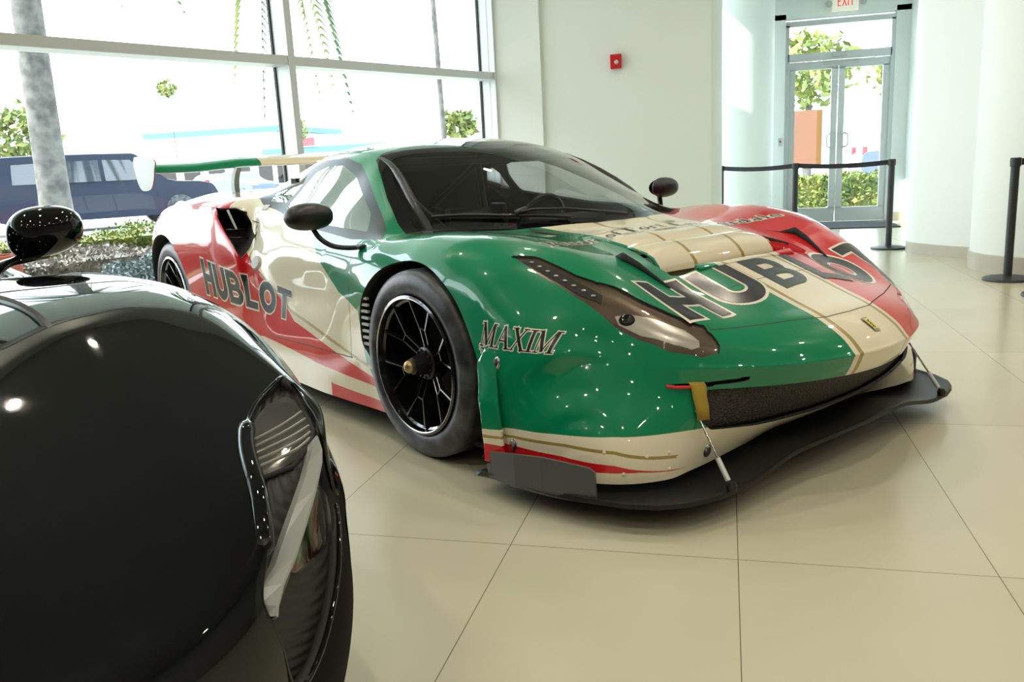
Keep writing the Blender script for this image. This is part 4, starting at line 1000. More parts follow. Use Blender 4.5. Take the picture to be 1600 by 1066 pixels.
# fasteners
for (u, v, zz) in ((.484, -.985, .43), (.555, -.975, .178), (1.0, -.60, .165)):
    h = shell.near((u, v, zz)); q = h[1].to_track_quat('Z', 'Y').to_matrix().to_4x4()
    lathe('body_fastener', [(0, .006), (.010, .005), (.012, .002), (.014, .0015), (.015, 0)], M['steel'], car, 20, Matrix.Translation(h[0] + h[1] * .001) @ q @ Matrix.Diagonal((1, 1.5, 1, 1)))
bm = bmesh.new()
for (u, v, zz) in ((.93, -.80, .185), (.975, -.74, .19), (.90, -.86, .14), (.97, -.74, .14), (.86, -.90, .205)):
    h = shell.near((u, v, zz)); bmesh.ops.create_uvsphere(bm, u_segments=10, v_segments=6, radius=.006, matrix=Matrix.Translation(h[0]) @ h[1].to_track_quat('Z', 'Y').to_matrix().to_4x4() @ Matrix.Diagonal((1, 1, .5, 1)))
from_bm('rivet', bm, M['cream'], car, True)
# fuel filler on the flank
h = shell.near((-1.43, -.95, .63)); q = h[1].to_track_quat('Z', 'Y').to_matrix().to_4x4()
lathe('filler_cap', [(0, .012), (.028, .011), (.034, .006), (.036, 0)], M['lightgrey'], car, 28, Matrix.Translation(h[0]) @ q)
# mirrors
def mirror(name, s):
    c = Vector((-.585, s * 1.055, .872)); bm = bmesh.new()
    bmesh.ops.create_uvsphere(bm, u_segments=32, v_segments=20, radius=1, matrix=Matrix.Identity(4))
    for v in bm.verts:
        p = v.co; k = 1 if p.x > 0 else .35
        v.co = Vector((p.x * .075 * k, math.copysign(abs(p.y) ** .85, p.y) * .098, math.copysign(abs(p.z) ** .85, p.z) * .054))
        v.co.x -= .12 * (v.co.y * s) if False else 0
    bmesh.ops.transform(bm, matrix=Matrix.Translation(c) @ Matrix.Rotation(s * .15, 4, 'Z'), verts=bm.verts)
    mh = from_bm(name, bm, M['black'], car, True)
    tube('mirror_arm', catmull([(-.60, s * 1.04, .835), (-.575, s * 1.02, .785), (-.54, s * .985, .752), (-.49, s * .94, .742), (-.445, s * .895, .745)], 5), [.016] * 20 + [.013], M['black'], mh, flat=.55) if False else tube('mirror_arm', catmull([(-.60, s * 1.04, .835), (-.575, s * 1.02, .785), (-.54, s * .985, .752), (-.49, s * .94, .742), (-.445, s * .895, .745)], 5), .014, M['black'], mh, flat=.7)
    bm = bmesh.new(); add_box(bm, (-.48, min(s * .885, s * .925), .738), (-.43, max(s * .885, s * .925), .752), .004); from_bm('mirror_mount', bm, M['black'], mh)
    bm = bmesh.new(); add_lathe(bm, [(0, 0), (1, 0)], 32, Matrix.Translation(c + Vector((-.0275, 0, 0))) @ Matrix.Rotation(math.pi / 2, 4, 'Y') @ Matrix.Diagonal((.044, .085, 1, 1))); from_bm('mirror_glass', bm, M['steel'], mh)
    return mh
mirror('wing_mirror', -1); mirror('wing_mirror', 1)
# wiper
def onws(u, v, o=.012):
    h = shell.cast((u, v, 2), (0, 0, -1)); return h[0] + h[1] * o
wp = tube('windscreen_wiper', [onws(.10, .02, .02), onws(.08, -.08, .03), onws(.0, -.22, .035), onws(-.08, -.33, .03), onws(-.10, -.37, .025)], [.014, .011, .008, .008, .011], M['black'], car, flat=.6)
tube('wiper_blade', [onws(-.33 + .36 * t, -.645 + .42 * t, .012) for t in np.linspace(0, 1, 10)], .007, M['black'], wp)
tube('wiper_pivot', [onws(-.115, -.39, .018), onws(-.10, -.34, .026)], .014, M['black'], wp)
# rear wing
M['plate'] = mat('pale_grey_composite', (.30, .33, .31), .4)
AF = [(0, .0), (.02, .018), (.07, .030), (.15, .033), (.24, .022), (.32, .004), (.33, 0), (.24, .002), (.15, -.003), (.07, -.012), (.02, -.012)]
span = np.linspace(-.93, .93, 41)
def wz(v): t = np.clip((abs(v) - .3) / .4, 0, 1); return 1.118 - .022 * t * t * (3 - 2 * t)
bm = bmesh.new(); rings = []
for v in span: rings.append([bm.verts.new((-2.93 - u, v, wz(v) + zz * 1.15 + u * .17)) for u, zz in AF])
mi_ = []
for i in range(len(span) - 1):
    for k in range(len(AF)):
        f = bm.faces.new((rings[i][k], rings[i + 1][k], rings[i + 1][(k + 1) % len(AF)], rings[i][(k + 1) % len(AF)]))
        vm = (span[i] + span[i + 1]) / 2; f.material_index = 0 if vm < -.22 else (1 if vm < .28 else 2)
bm.faces.new(rings[0]); bm.faces.new(rings[-1][::-1])
wing = from_bm('rear_wing', bm, [M['green'], M['cream'], M['red']], car, True, 40)
for s in (-1, 1):
    ep = [(-2.86, 1.172), (-3.26, 1.20), (-3.27, 1.08), (-3.20, 1.0), (-3.10, .985), (-2.98, 1.0), (-2.91, 1.05), (-2.875, 1.11)]
    prism('wing_end_plate', [(p[0], p[1]) for p in catmull(ep, 3, True)], .008, M['plate'], wing, basis((0, s * .935 + (.004), 0), (1, 0, 0), (0, 0, 1), (0, -1, 0)))
    st = catmull([(-3.05, 1.115), (-3.11, 1.06), (-3.14, 1.0), (-3.14, .94), (-3.13, .90)], 5)
    poly = [(p[0] + .03, p[1]) for p in st] + [(p[0] - .03, p[1]) for p in st[::-1]]
    prism('wing_strut', poly, .034, M['plate'], wing, basis((0, s * .345 + .017, 0), (1, 0, 0), (0, 0, 1), (0, -1, 0)))
# air box on the right-hand quarter, roof aerial
h = shell.near((-1.62, -.80, .90))
box('intake_grid', (-.022, -.018, 0), (.022, .018, .003), M['lightgrey'], car, .001).matrix_local = Matrix.Translation(h[0]) @ h[1].to_track_quat('Z', 'Y').to_matrix().to_4x4()
lathe('roof_aerial', [(0, .03), (.006, .028), (.012, .01), (.02, 0)], M['black'], car, 16, Matrix.Translation(shell.cast((-1.55, -.1, 3), (0, 0, -1))[0]))
# ---- lettering
def top_place(fn):
    def p(u, v):
        X, Y = fn(u, v); return shell.cast((X, Y, 2), (0, 0, -1))
    return p
starts = {'H': -.605, 'U': -.370, 'B': -.085, 'L': .165, 'O': .315, 'T': .535}
wid = {'H': .195, 'U': .222, 'B': .185, 'L': .150, 'O': .20, 'T': .20}
def hood_map(u, v):
    k = v / .215; base = np.interp(u, [-.61, -.5, -.42, -.3, -.14, 0, .2, .32, .40, .62], [.912, .935, .945, .938, .930, .918, .914, .955, .955, .925])
    return base - (base - .722) * k, u + .030 * (1 - k) * min(1, max(0, (-.42 - u) / .1))
hoodp = top_place(hood_map)
for c in 'HUBLOT':
    g, adv = glyph_sans(c); k = wid[c] / adv
    ps = [[(px * k + starts[c], py * .215) for px, py in p] for p in g]
    if c not in 'BL': decal('hood_letter_outline', [grow(p, .010) for p in ps], hoodp, M['inkcream'], car, off=.0010)
    decal('hood_letter', ps, hoodp, M['inkgrey'] if c in 'BL' else M['ink'], car, off=.0020)
def letters(text, glyph, gap, slant, place, name, t, cell, outline=lambda i: True):
    x = 0
    for n_, c in enumerate(text):
        g, adv = glyph(c); ps = [[(px + x + slant * py, py) for px, py in p] for p in g]; x += adv + gap
        if not ps: continue
        if outline(n_): decal(name + '_outline', [grow(p, t) for p in ps], place, M['inkcream'], car, cell=cell, off=.0013)
        decal(name, ps, place, M['ink'], car, cell=cell, off=.0025)
# HUBLOT along the flank
pol, wd_ = word('HUBLOT', glyph_sans, .10)
def flank(u, v):
    t = u / wd_; X = -2.01 + .91 * t; z0 = .435 + t * (-.055); z1 = .630 - .115 * t
    h = shell.bvh.ray_cast(Vector((X, -2, z0 + (z1 - z0) * v)), Vector((0, 1, 0)))
    return shell.cast((X, -2, z0 + (z1 - z0) * v), (0, 1, 0))
letters('HUBLOT', glyph_sans, .10, 0, flank, 'flank_letter', .05, .12)
pol, wm = word('MAXIM', glyph_serif, .02, .16)
def maxim(u, v):
    t = u / (wm + .1); X = .405 + .268 * t + 0 * v; zb_ = .476 - .004 * t; zt_ = .551 - .020 * t
    return shell.cast((X, -2, zb_ + (zt_ - zb_) * v), (0, 1, 0))
sig = stroke([(.02, -.12), (.28, -.22), (.12, -.30), (.45, -.14), (.36, -.32), (.62, -.18), (.70, -.25), (1.15, -.25)], .03)
letters('MAXIM', glyph_serif, .02, .11, maxim, 'fender_letter', .055, .2)
decal('signature_outline', [grow(p, .055) for p in sig], maxim, M['inkcream'], car, cell=.2, off=.001)
decal('signature', sig, maxim, M['ink'], car, cell=.2, off=.002)
pol, wf = word('Ferrari of Fort Lauderdale', glyph_serif, .09)
def ftext(u, v):
    t = u / wf; Y = -.70 + 1.36 * t; X = .295 + .32 * Y * Y - v * .062
    return shell.cast((X, Y, 2), (0, 0, -1))
letters('Ferrari of Fort Lauderdale', glyph_serif, .09, 0, ftext, 'dealer_letter', .10, .16, lambda i: i < 6 or i > 19)
ell = [(.08 + .085 * math.cos(t), -.412 + .020 * math.sin(t)) for t in np.linspace(0, 2 * math.pi, 20, endpoint=False)]
decal('hood_vent', [ell], top_place(lambda u, v: (u, v)), M['gap'], car, off=.002)
for nm, poly, mm, of in (('nose_badge', rect(1.145, -.012, 1.197, .021), M['steel'], .004), ('badge_field', rect(1.151, -.009, 1.191, .018), mat('badge_yellow', (.75, .62, .08), .3, coat=1), .005)):
    decal(nm, [poly], top_place(lambda u, v: (u, v)), mm, car, cell=.01, off=of)
hs = stroke([(1.156, .010), (1.162, .004), (1.170, .006), (1.178, .002), (1.186, .005)], .0035) + stroke([(1.163, .004), (1.160, -.004)], .002) + stroke([(1.178, .002), (1.184, -.005)], .002) + stroke([(1.170, .005), (1.172, -.005)], .002)
decal('badge_emblem', hs, top_place(lambda u, v: (u, v)), M['ink'], car, cell=.01, off=.006)
# ------------------------------------------------------------------ the black sports car in the foreground
def black_rows():
    I = lambda x, xs, ys: float(np.interp(x, xs, ys))
    yc = [0, .14, .28, .40, .50, .60, .69, .77, .85]
    YB = [0, .14, .28, .40, .50, .585, .66, .725, .775, .82, .855, .885, .91, .93]
    plan = lambda y: I(y, [0, .14, .28, .40, .50, .60, .68, .74, .80, .84, .87, .90, .93], [1.17, 1.165, 1.145, 1.12, 1.085, 1.035, .985, .935, .87, .81, .755, .69, .60])
    yo = lambda x: I(x, [-.5, 0, .2, .4, .55, .70, .80, .87, .93, .99, 1.04], [.985, 1.0, 1.0, .985, .955, .905, .86, .82, .775, .72, .66])
    zcr = lambda x: I(x, [-.6, -.4, -.1, .1, .3, .5, .7, .9, 1.0, 1.1], [.80, .81, .825, .815, .78, .72, .655, .59, .55, .50])
    zc = lambda x: I(x, [-.6, -.35, 0, .2, .4, .6, .8, 1.0, 1.1, 1.17], [.87, .845, .80, .77, .73, .675, .61, .53, .48, .42])
    rows = []
    for k, (h, back) in enumerate([(.12, .05), (.22, .01), (.32, -.01), (.41, 0), (.475, .02)]):
        r = []
        for j in range(14 - k):
            y = YB[j]; r.append((plan(y) - back, y, h + (.02 if k < 1 and y < .3 else 0)))
        for m in range(k):
            j = 14 - k + m; hh = [.12, .22, .32, .41][k - 1 - m]; x = r[-1][0] - .07; r.append((x, yo(x) - (.05 if hh < .2 else 0), hh))
        rows.append(r)
    xs = [1.10, 1.01, .90, .78, .65, .50, .33, .15, -.03, -.2, -.33]
    for i, xc in enumerate(xs):
        r = []
        for j, y in enumerate(yc):
            x = xc - .22 * (y / .85) ** 2 * min(1, max(0, (xc - .0) / 1.1)) ** 1.0 * 1.3
            yy = min(y, yo(x) - .035 - .012 * (8 - j))
            t = min(1, max(0, (yy - .25) / .50)); t = t * t * (3 - 2 * t)
            z = zc(x) * (1 - t) + zcr(x) * t - .018 * math.exp(-((yy - .45) / .12) ** 2)
            if j == 8: z -= .008
            r.append((x, yy, z))
        x8 = r[-1][0]; zt = zcr(x8)
        for dz, dy, dx in ((.045, .035, .02), (.14, .008, .035), (None, 0, .05), (None, 0, .06), (None, .05, .07)):
            x = x8 - dx; j = len(r); z = zt - dz if dz else [.40, .25, .12][j - 11]
            z = min(z, r[-1][2] - .05)
            r.append((x, yo(x) - dy, z))
        rows.append(r)
    for rr in RACE_ROWS[14:]:
        rows.append([(x - .27 if x < 3 else x, y * .965, z * (1.0 if z > .2 else 1)) for x, y, z in rr])
    return rows
BM_ = Matrix.Translation((-1.785, .955, 0)) @ Matrix.Rotation(-.524, 4, 'Z')
bcar = empty('sports_car', label='glossy black sports car with angular headlight filling the lower left corner', cat='car')
bcar.matrix_world = BM_
GB = dense(black_rows(), 260, 120, 10)
bshell = Shell(GB); bm = shell_bm(GB)
SOCK = [(.836, .666), (.765, .655), (.714, .640), (.671, .618), (.640, .593), (.615, .563), (.595, .532), (.580, .505), (.562, .486), (.552, .465), (.556, .440), (.566, .40), (.572, .345), (.592, .312), (.64, .320), (.716, .372), (.778, .418), (.818, .452), (.822, .50), (.806, .56), (.802, .60), (.822, .632), (.846, .652)]
WSB = [(px_2 - .27, py_2 * .965) for px_2, py_2 in WS]
WINB = [(u_ - .27, v_) for u_, v_ in FRAME]
ARB = lambda cx: [(cx + .39 * math.cos(math.radians(t)), .34 + .385 * math.sin(math.radians(t))) for t in range(0, 181, 10)] + [(cx - .39, .2), (cx - .39, -.2), (cx + .52, -.2), (cx + .50, .16), (cx + .39, .25)]
C_s = cnd(.45, 1.3, .4, zlo=.2)
for f, c in [(fro(SOCK), C_s), (top(WSB), cnd(-1.4, .0, zlo=.7)), (sid(WINB), cnd(-2.3, -.45, .5, zlo=.7)), (sid(ARB(0)), cnd(-.6, .6, .6)), (sid(ARB(-2.92)), cnd(-3.4, -2.4, .6))]:
    cut(bm, f, c)
Cn = centroids(bm); x, y, z = Cn.T; a = np.abs(y)
part = np.zeros(len(Cn), int)
part[inn(top(WSB), cnd(-1.4, .0, zlo=.7))] = 1; part[inn(sid(WINB), cnd(-2.3, -.45, .5, zlo=.7))] = 2
for f, c in [(fro(SOCK), C_s), (sid(ARB(0)), cnd(-.6, .6, .6)), (sid(ARB(-2.92)), cnd(-3.4, -2.4, .6))]: part[inn(f, c)] = 6
sock = inn(fro(SOCK), C_s)
bm.verts.index_update(); VC = np.array([v.co[:] for v in bm.verts]); VN = np.array([v.normal[:] for v in bm.verts]); FV = [[v.index for v in f.verts] for f in bm.faces]; bm.free()
M['dullgloss'] = mat('dulled_black_gloss', (.006, .006, .006), .7, spec=.05)  # gloss paint dulled low down to leave out the pale floor reflection
lowm = (x > .35) & (a > .56) & (z < .47) & ~sock
extract('body_shell', part == 0, [M['gloss'], M['dullgloss'], M['gap']], np.where(lowm, 1, 0), bcar, wall=.022)
extract('windscreen', part == 1, [M['frit']], None, bcar); extract('side_window', (part == 2) & (y > 0), [M['frit']], None, bcar); extract('side_window', (part == 2) & (y < 0), [M['frit']], None, bcar)
def ribbed():
    m = mat('ribbed_black_plastic', (.008, .008, .008), .5); nt = m.node_tree; b = nt.nodes['Principled BSDF']
    t = nt.nodes.new('ShaderNodeTexCoord'); v = nt.nodes.new('ShaderNodeTexWave'); v.inputs['Scale'].default_value = 42; v.bands_direction = 'DIAGONAL'
    nt.links.new(t.outputs['Object'], v.inputs['Vector']); bp = nt.nodes.new('ShaderNodeBump'); bp.inputs['Strength'].default_value = .8; bp.inputs['Distance'].default_value = .003
    nt.links.new(v.outputs['Fac'], bp.inputs['Height']); nt.links.new(bp.outputs[0], b.inputs['Normal']); return m
M['ribbed'] = ribbed()
M['smoke'] = mat('smoked_lamp_glass', (.10, .095, .088), .12, coat=1, metal=.7)
M['drl'] = mat('frosted_light_bar', (.30, .32, .31), .22, coat=1)
def irid():
    m = mat('coated_lens', (.03, .05, .04), .05, metal=.85, coat=1); nt = m.node_tree; b = nt.nodes['Principled BSDF']
    t = nt.nodes.new('ShaderNodeTexCoord'); n = nt.nodes.new('ShaderNodeTexNoise'); n.inputs['Scale'].default_value = 14; n.inputs['Detail'].default_value = 1
    r = nt.nodes.new('ShaderNodeValToRGB'); nt.links.new(t.outputs['Object'], n.inputs['Vector']); nt.links.new(n.outputs['Fac'], r.inputs[0]); nt.links.new(r.outputs[0], b.inputs['Base Color'])
    cr = r.color_ramp; cr.elements[0].position = .32; cr.elements[0].color = (.10, .03, .12, 1); cr.elements[1].position = .72; cr.elements[1].color = (.25, .13, .04, 1)
    for p_, c_ in ((.42, (.16, .03, .04, 1)), (.5, (.05, .16, .05, 1)), (.6, (.12, .17, .16, 1))):
        e = cr.elements.new(p_); e.color = c_
    return m
M['irid'] = irid()
def fro_place(s, d):
    def p(u, v):
        h = bshell.cast((2.5, s * u, v), (-1, 0, 0)); n = h[1]
        return h[0] - n * d, n
    return p
def fan(poly):
    cx, cy = np.mean(poly, axis=0); return [[(cx, cy), poly[i], poly[(i + 1) % len(poly)]] for i in range(len(poly))]
for s in (-1, 1):
    hl = extract('headlight_pocket', sock & (np.sign(y) == s), [M['ribbed']], None, bcar, offset=-.021)
    hl['label'] = 'ribbed black pocket of the headlight'
    # glossy rim along the edge of the socket
    lp = []
    for (u, v) in catmull(SOCK, 4, True):
        h = bshell.cast((2.5, s * u, v), (-1, 0, 0)); lp.append(h[0] - h[1] * .004)
    tube('socket_rim', lp, [.0045 + (.0105 if (.585 < abs(p.y) < .70 and .49 < p.z < .63) else 0) for p in lp], M['gloss'], hl, 12, closed=True)
    L1 = [(.742, .646), (.812, .653), (.826, .640), (.800, .622), (.770, .604), (.735, .598), (.69, .594), (.652, .594), (.645, .602), (.668, .616), (.70, .632)]
    L1d = catmull(L1, 4, True)
    decal('main_lamp', fan(L1d), fro_place(s, .018), M['smoke'], hl, cell=.01)
    decal('lamp_lens', fan(L1d), fro_place(s, .008), M['lens'], hl, cell=.01)
    # chrome ribs inside the lamp
    for t in (.1, .28, .46, .64, .82):
        p0 = np.array((.66 + .03 * t, .598 + .03 * t)); p1 = np.array((.775 + .045 * t, .606 + .036 * t))
        tube('lamp_rib', [fro_place(s, .0165)(*(p0 + (p1 - p0) * k / 6))[0] for k in range(7)], .0026, M['silverlamp'], hl, 6)
    bar = [((.768, .603), (.764, .600)), ((.772, .590), (.744, .578)), ((.766, .578), (.722, .562)), ((.735, .548), (.682, .538)), ((.690, .515), (.640, .512)), ((.645, .486), (.602, .488)), ((.603, .462), (.566, .478)), ((.572, .443), (.558, .462)), ((.562, .438), (.557, .446))]
    rw = []
    for k, dd in ((0, .028), (.0, .004), (.42, -.006), (.46, -.006), (1, .010), (1, .030)):
        rw.append([fro_place(s, dd)(*(np.array(p) * (1 - k) + np.array(q) * k))[0] for p, q in bar])
    o = sheet('light_bar', rw, M['drl'], hl, th=.003, smooth=False); o['label'] = 'frosted grey light bar'
    L2 = catmull([(.742, .540), (.786, .500), (.806, .462), (.792, .444), (.745, .442), (.690, .452), (.640, .462), (.69, .50)], 4, True)
    decal('fog_lamp', fan(L2), fro_place(s, .017), M['irid'], hl, cell=.01); decal('fog_lens', fan(L2), fro_place(s, .010), M['lens'], hl, cell=.01)
    # partition between lamp and pocket
    tube('pocket_edge', [fro_place(s, .016)(*p)[0] for p in ((.842, .648), (.80, .612), (.77, .600), (.71, .590), (.648, .590))], .004, M['matte'], hl, 8)
# front wheels, floor, mirrors, arches
for cx, s in ((0, 1), (0, -1), (-2.92, 1), (-2.92, -1)):
    w2 = copy_tree(W0, bcar); place_wheel(w2, cx, .81, .335, s, .97, .2)
    o = lathe('wheel_housing', [(.40, -.40), (.40, 0), (.385, .0), (.385, -.38), (.0, -.38), (.0, -.40)], M['matte'], bcar, 40, Matrix.Translation((cx, s * .94, .34)) @ Matrix(((1, 0, 0, 0), (0, 0, s, 0), (0, 1, 0, 0), (0, 0, 0, 1))))
    bmx = bmesh.new(); bmx.from_mesh(o.data); bmesh.ops.delete(bmx, geom=[v for v in bmx.verts if v.co.z < .20], context='VERTS'); bmx.to_mesh(o.data); bmx.free()
bm = bmesh.new(); add_box(bm, (-3.3, -.78, .09), (.45, .78, .115), .004); from_bm('floor_pan', bm, M['matte'], bcar)
def bmirror(s):
    c = Vector((-.690, s * .872, .908)); bm = bmesh.new(); bmesh.ops.create_uvsphere(bm, u_segments=40, v_segments=26, radius=1)
    for v in bm.verts:
        p = v.co; k = 1 if p.x > 0 else .5; yy = math.copysign(abs(p.y) ** .8, p.y); zz = math.copysign(abs(p.z) ** .82, p.z)
        v.co = Vector((p.x * .085 * k, yy * .103 * s, (zz * .074 + .012 * yy) * (1 - .12 * yy)))
    bmesh.ops.transform(bm, matrix=Matrix.Translation(c) @ Matrix.Rotation(-s * .10, 4, 'Z'), verts=bm.verts)
    o = from_bm('wing_mirror', bm, M['gloss'], bcar, True)
    arm = catmull([(-.69, s * .86, .842), (-.675, s * .80, .835), (-.65, s * .74, .825), (-.62, s * .70, .808), (-.58, s * .67, .79)], 5)
    tube('mirror_arm', arm, [.022 + .008 * abs(k - 8) / 8 for k in range(len(arm))], M['gloss'], o, 14, flat=.55)
    bmg = bmesh.new(); add_lathe(bmg, [(0, 0), (1, 0)], 32, Matrix.Translation(c + Vector((-.043, 0, 0))) @ Matrix.Rotation(math.pi / 2, 4, 'Y') @ Matrix.Diagonal((.058, .085, 1, 1))); from_bm('mirror_glass', bmg, M['steel'], o)
bmirror(1); bmirror(-1)
# black scuttle vent at the foot of the windscreen
for s in (-1, 1):
    decal('scuttle_vent', fan([(-.40, s * .66), (-.30, s * .60), (-.22, s * .74), (-.34, s * .82), (-.42, s * .80)]), lambda u, v: bshell.cast((u, v, 2), (0, 0, -1)), M['matte'], bcar, cell=.02, off=.001)
# ------------------------------------------------------------------ outside the windows
struct(from_data('ground', [(-120, -60, -.06), (60, -60, -.06), (60, 120, -.06), (-120, 120, -.06)], [(0, 1, 2, 3)], M['concrete']))
OUT = -wn if (-wn).x < 0 else wn
def pt(s, o, z=0): return PC + wd * s + OUT * o + Vector((0, 0, z))
def quad_on(name, s0, s1, o0, o1, z, m, t=.04):
    P = [pt(s0, o0), pt(s1, o0), pt(s1, o1), pt(s0, o1)]
    V = [(p.x, p.y, z) for p in P] + [(p.x, p.y, z - t) for p in P]
    return from_data(name, V, [(0, 1, 2, 3), (7, 6, 5, 4), (0, 4, 5, 1), (1, 5, 6, 2), (2, 6, 7, 3), (3, 7, 4, 0)], m)
struct(quad_on('road', -60, 70, 10.5, 36, -.045, M['asphalt'])); 
struct(quad_on('kerb', -60, 70, 10.0, 10.3, .06, M['concrete'], .12))
M['grass'] = mat('lawn_grass', (.10, .14, .04), .9, noise=(.16, .19, .07), nscale=3, bump=.5)
struct(quad_on('lawn', -30, 20, 1.6, 6.0, -.03, M['grass'], .02))
def leaves(center, rad, n, size, seed=0, flat=1.0):
    r = np.random.default_rng(seed); V = []; Fs = []
    for i in range(n):
        d = r.normal(size=3); d /= np.linalg.norm(d); k = (.55 + .45 * r.random()) * (1 + .12 * math.sin(5 * d[0] + 3 * d[1] * 2)); p = np.array(center) + d * np.array(rad) * k
        u = r.normal(size=3); u /= np.linalg.norm(u); v = np.cross(u, r.normal(size=3)); v /= np.linalg.norm(v); sz = size * (.6 + .8 * r.random())
        b = len(V); V += [tuple(p - u * sz), tuple(p + v * sz * .45), tuple(p + u * sz), tuple(p - v * sz * .45)]; Fs.append((b, b + 1, b + 2, b + 3))
    return V, Fs
def hedge(p0, p1, wdt, z0, z1, n, m, lab, seed, name='hedge', size=.05):
    r = np.random.default_rng(seed); a_ = np.array(p0); b_ = np.array(p1); d = b_ - a_; L_ = np.linalg.norm(d); d /= L_; nn = np.array([-d[1], d[0]]); V = []; Fs = []
    # solid core and a skin of leaves
    for i in range(n):
        t = r.random() * L_; side = r.integers(0, 3); bump = .06 * math.sin(t * 6 + seed) + .04 * math.sin(t * 17)
        if side == 0: o, z_ = (r.random() - .5) * wdt, z1 + bump
        else: o, z_ = (wdt / 2 + bump * .5) * (1 if side == 1 else -1), z0 + (z1 - z0) * r.random()
        p = np.array([*(a_ + d * t + nn * o), z_]) + r.normal(size=3) * .02
        u = r.normal(size=3); u /= np.linalg.norm(u); v = np.cross(u, r.normal(size=3)); v /= np.linalg.norm(v); sz = size * (.6 + .8 * r.random())
        b = len(V); V += [tuple(p - u * sz), tuple(p + v * sz * .5), tuple(p + u * sz), tuple(p - v * sz * .5)]; Fs.append((b, b + 1, b + 2, b + 3))
    c = [a_ + nn * wdt * .45, a_ - nn * wdt * .45, b_ - nn * wdt * .45, b_ + nn * wdt * .45]; k = len(V)
    for zz in (z0 - .05, z1 - .03): V += [(*q, zz) for q in c]
    for q in ((0, 1, 2, 3), (4, 7, 6, 5), (0, 4, 5, 1), (1, 5, 6, 2), (2, 6, 7, 3), (3, 7, 4, 0)): Fs.append(tuple(k + j for j in q))
    return tag(from_data(name, V, Fs, m), lab, 'hedge')
def P2(s, o): p = pt(s, o); return (p.x, p.y)
hedge(P2(-7.5, 2.6), P2(-1.6, 2.6), .7, -.05, .33, 15000, M['leafgrey'], 'low clipped hedge with bare grey twigs just outside the tall window', 3, size=.026)
hedge(P2(-7.5, 3.5), P2(-1.6, 3.5), .7, -.05, .47, 15000, M['leaf'], 'sunlit yellow-green hedge top behind the twiggy grey hedge outside', 4, size=.028)
V, Fs = leaves((-4.95, 6.25, .12), (.40, .40, .30), 5000, .022, 9)
tag(from_data('shrub', V, Fs, M['leafblue']), 'blue-grey rounded shrub outside the window beside the red rear wheel arch', 'shrub')
t = empty('planter_pot', (-6.25, 6.1, -.05), label='small orange clay pot standing among the hedges outside', cat='pot'); M['clay'] = mat('orange_clay', (.28, .06, .025), .7)
lathe('pot', [(0, 0), (.09, 0), (.13, .45), (.15, .46), (.15, .52), (.12, .52), (.10, .42), (0, .40)], M['clay'], t, 28)
# palms
def palm(name, x_, y_, zt, r0, r1, dx, dy, lab, crown=True, n=12, fl=2.6, seed=1, reach=1.0):
    r = np.random.default_rng(seed); t = empty(name, (x_, y_, -.06), label=lab, cat='palm tree', group='palms outside the windows')
    pts = [(dx * k ** 1.3, dy * k, zt * k) for k in np.linspace(0, 1, 24)]; rads = [r0 * .9 * math.exp(-k * 30) + r0 + (r1 - r0) * k for k in np.linspace(0, 1, 24)]
    tube('trunk', pts, rads, M['bark'], t, 18)
    if crown:
        proto = None
        for k in range(n):
            az = 2 * math.pi * k / n + r.random() * .3; el = (.9 if k % 3 else -.1) * (1 - .3 * r.random())
            V = []; Fs = []; L_ = fl * (.85 + .3 * r.random()); prev = None
            for j in range(44):
                q = j / 43; rr = L_ * q * reach; h = L_ * (math.sin(el) * q - (1.05 + .8 * (1 - reach)) * q * q * (1.1 - .25 * math.sin(el))); p = np.array([math.cos(az) * rr * math.cos(el * .5), math.sin(az) * rr * math.cos(el * .5), h])
                tn = np.array([math.cos(az), math.sin(az), 0]); sd = np.array([-math.sin(az), math.cos(az), 0])
                for sg in (-1, 1):
                    ln = (.55 * math.sin(math.pi * min(1, q * .93 + .07)) + .06) * fl / 2.6; e = p + sd * sg * ln * .75 + tn * ln * .35 + np.array([0, 0, -ln * (.35 + .5 * q)]); b = len(V)
                    V += [tuple(p - tn * .035), tuple(p + tn * .035), tuple(e)]; Fs.append((b, b + 1, b + 2))
                if prev is not None:
                    b = len(V); V += [tuple(prev + sd * .012), tuple(prev - sd * .012), tuple(p - sd * .01), tuple(p + sd * .01)]; Fs.append((b, b + 1, b + 2, b + 3))
                prev = p
            f = from_data('frond', V, Fs, M['leaf'] if k % 2 else M['leafdk'], t); f.location = pts[-1]
    return t
palm('palm_tree', -11.75, 12.75, 7.5, .27, .22, .12, 0, 'grey palm trunk rising on the far left of the window wall', seed=2, n=14)
palm('palm_tree', -8.07, 15.0, 6.2, .13, .11, .0, 0, 'palm whose green fronds hang into the upper pane of the middle window', seed=5, n=16, fl=2.3, reach=.5)
palm('palm_tree', -6.7, 20, 8.0, .07, .06, -.15, 0, 'thin pale palm trunk near the right end of the windows', seed=8, n=10, fl=2.2)
for i, (s_, o_) in enumerate(((-12, 9), (-17, 11))):
    p = pt(s_, o_); palm('palm_tree', p.x, p.y, 5.5, .22, .15, .3, .2, ['palm outside that shows only as a reflection on the black hood', 'second palm outside mirrored in the black hood'][i], seed=20 + i, n=14)
def tree(x_, y_, h, r, lab, m='leaf', seed=1, n=900, trunk=.10, size=.12):
    t = empty('tree', (x_, y_, -.06), label=lab, cat='tree', group='broadleaf trees outside'); tube('trunk', [(0, 0, 0), (.05, 0, h * .5), (0, .05, h)], [trunk, trunk * .8, trunk * .4], M['bark'], t, 10)
    V, Fs = leaves((0, 0, h), (r, r, r * .8), n, size, seed); from_data('crown', V, Fs, M[m], t); return t
tree(-19.4, 20, 2.6, 1.1, 'bushy green tree at the far left edge of the windows', seed=31, size=.14)
tree(-17.7, 24.7, 4.1, .34, 'small tuft of palm leaves seen high over the parked cars', seed=32, n=160, size=.10, trunk=.02)
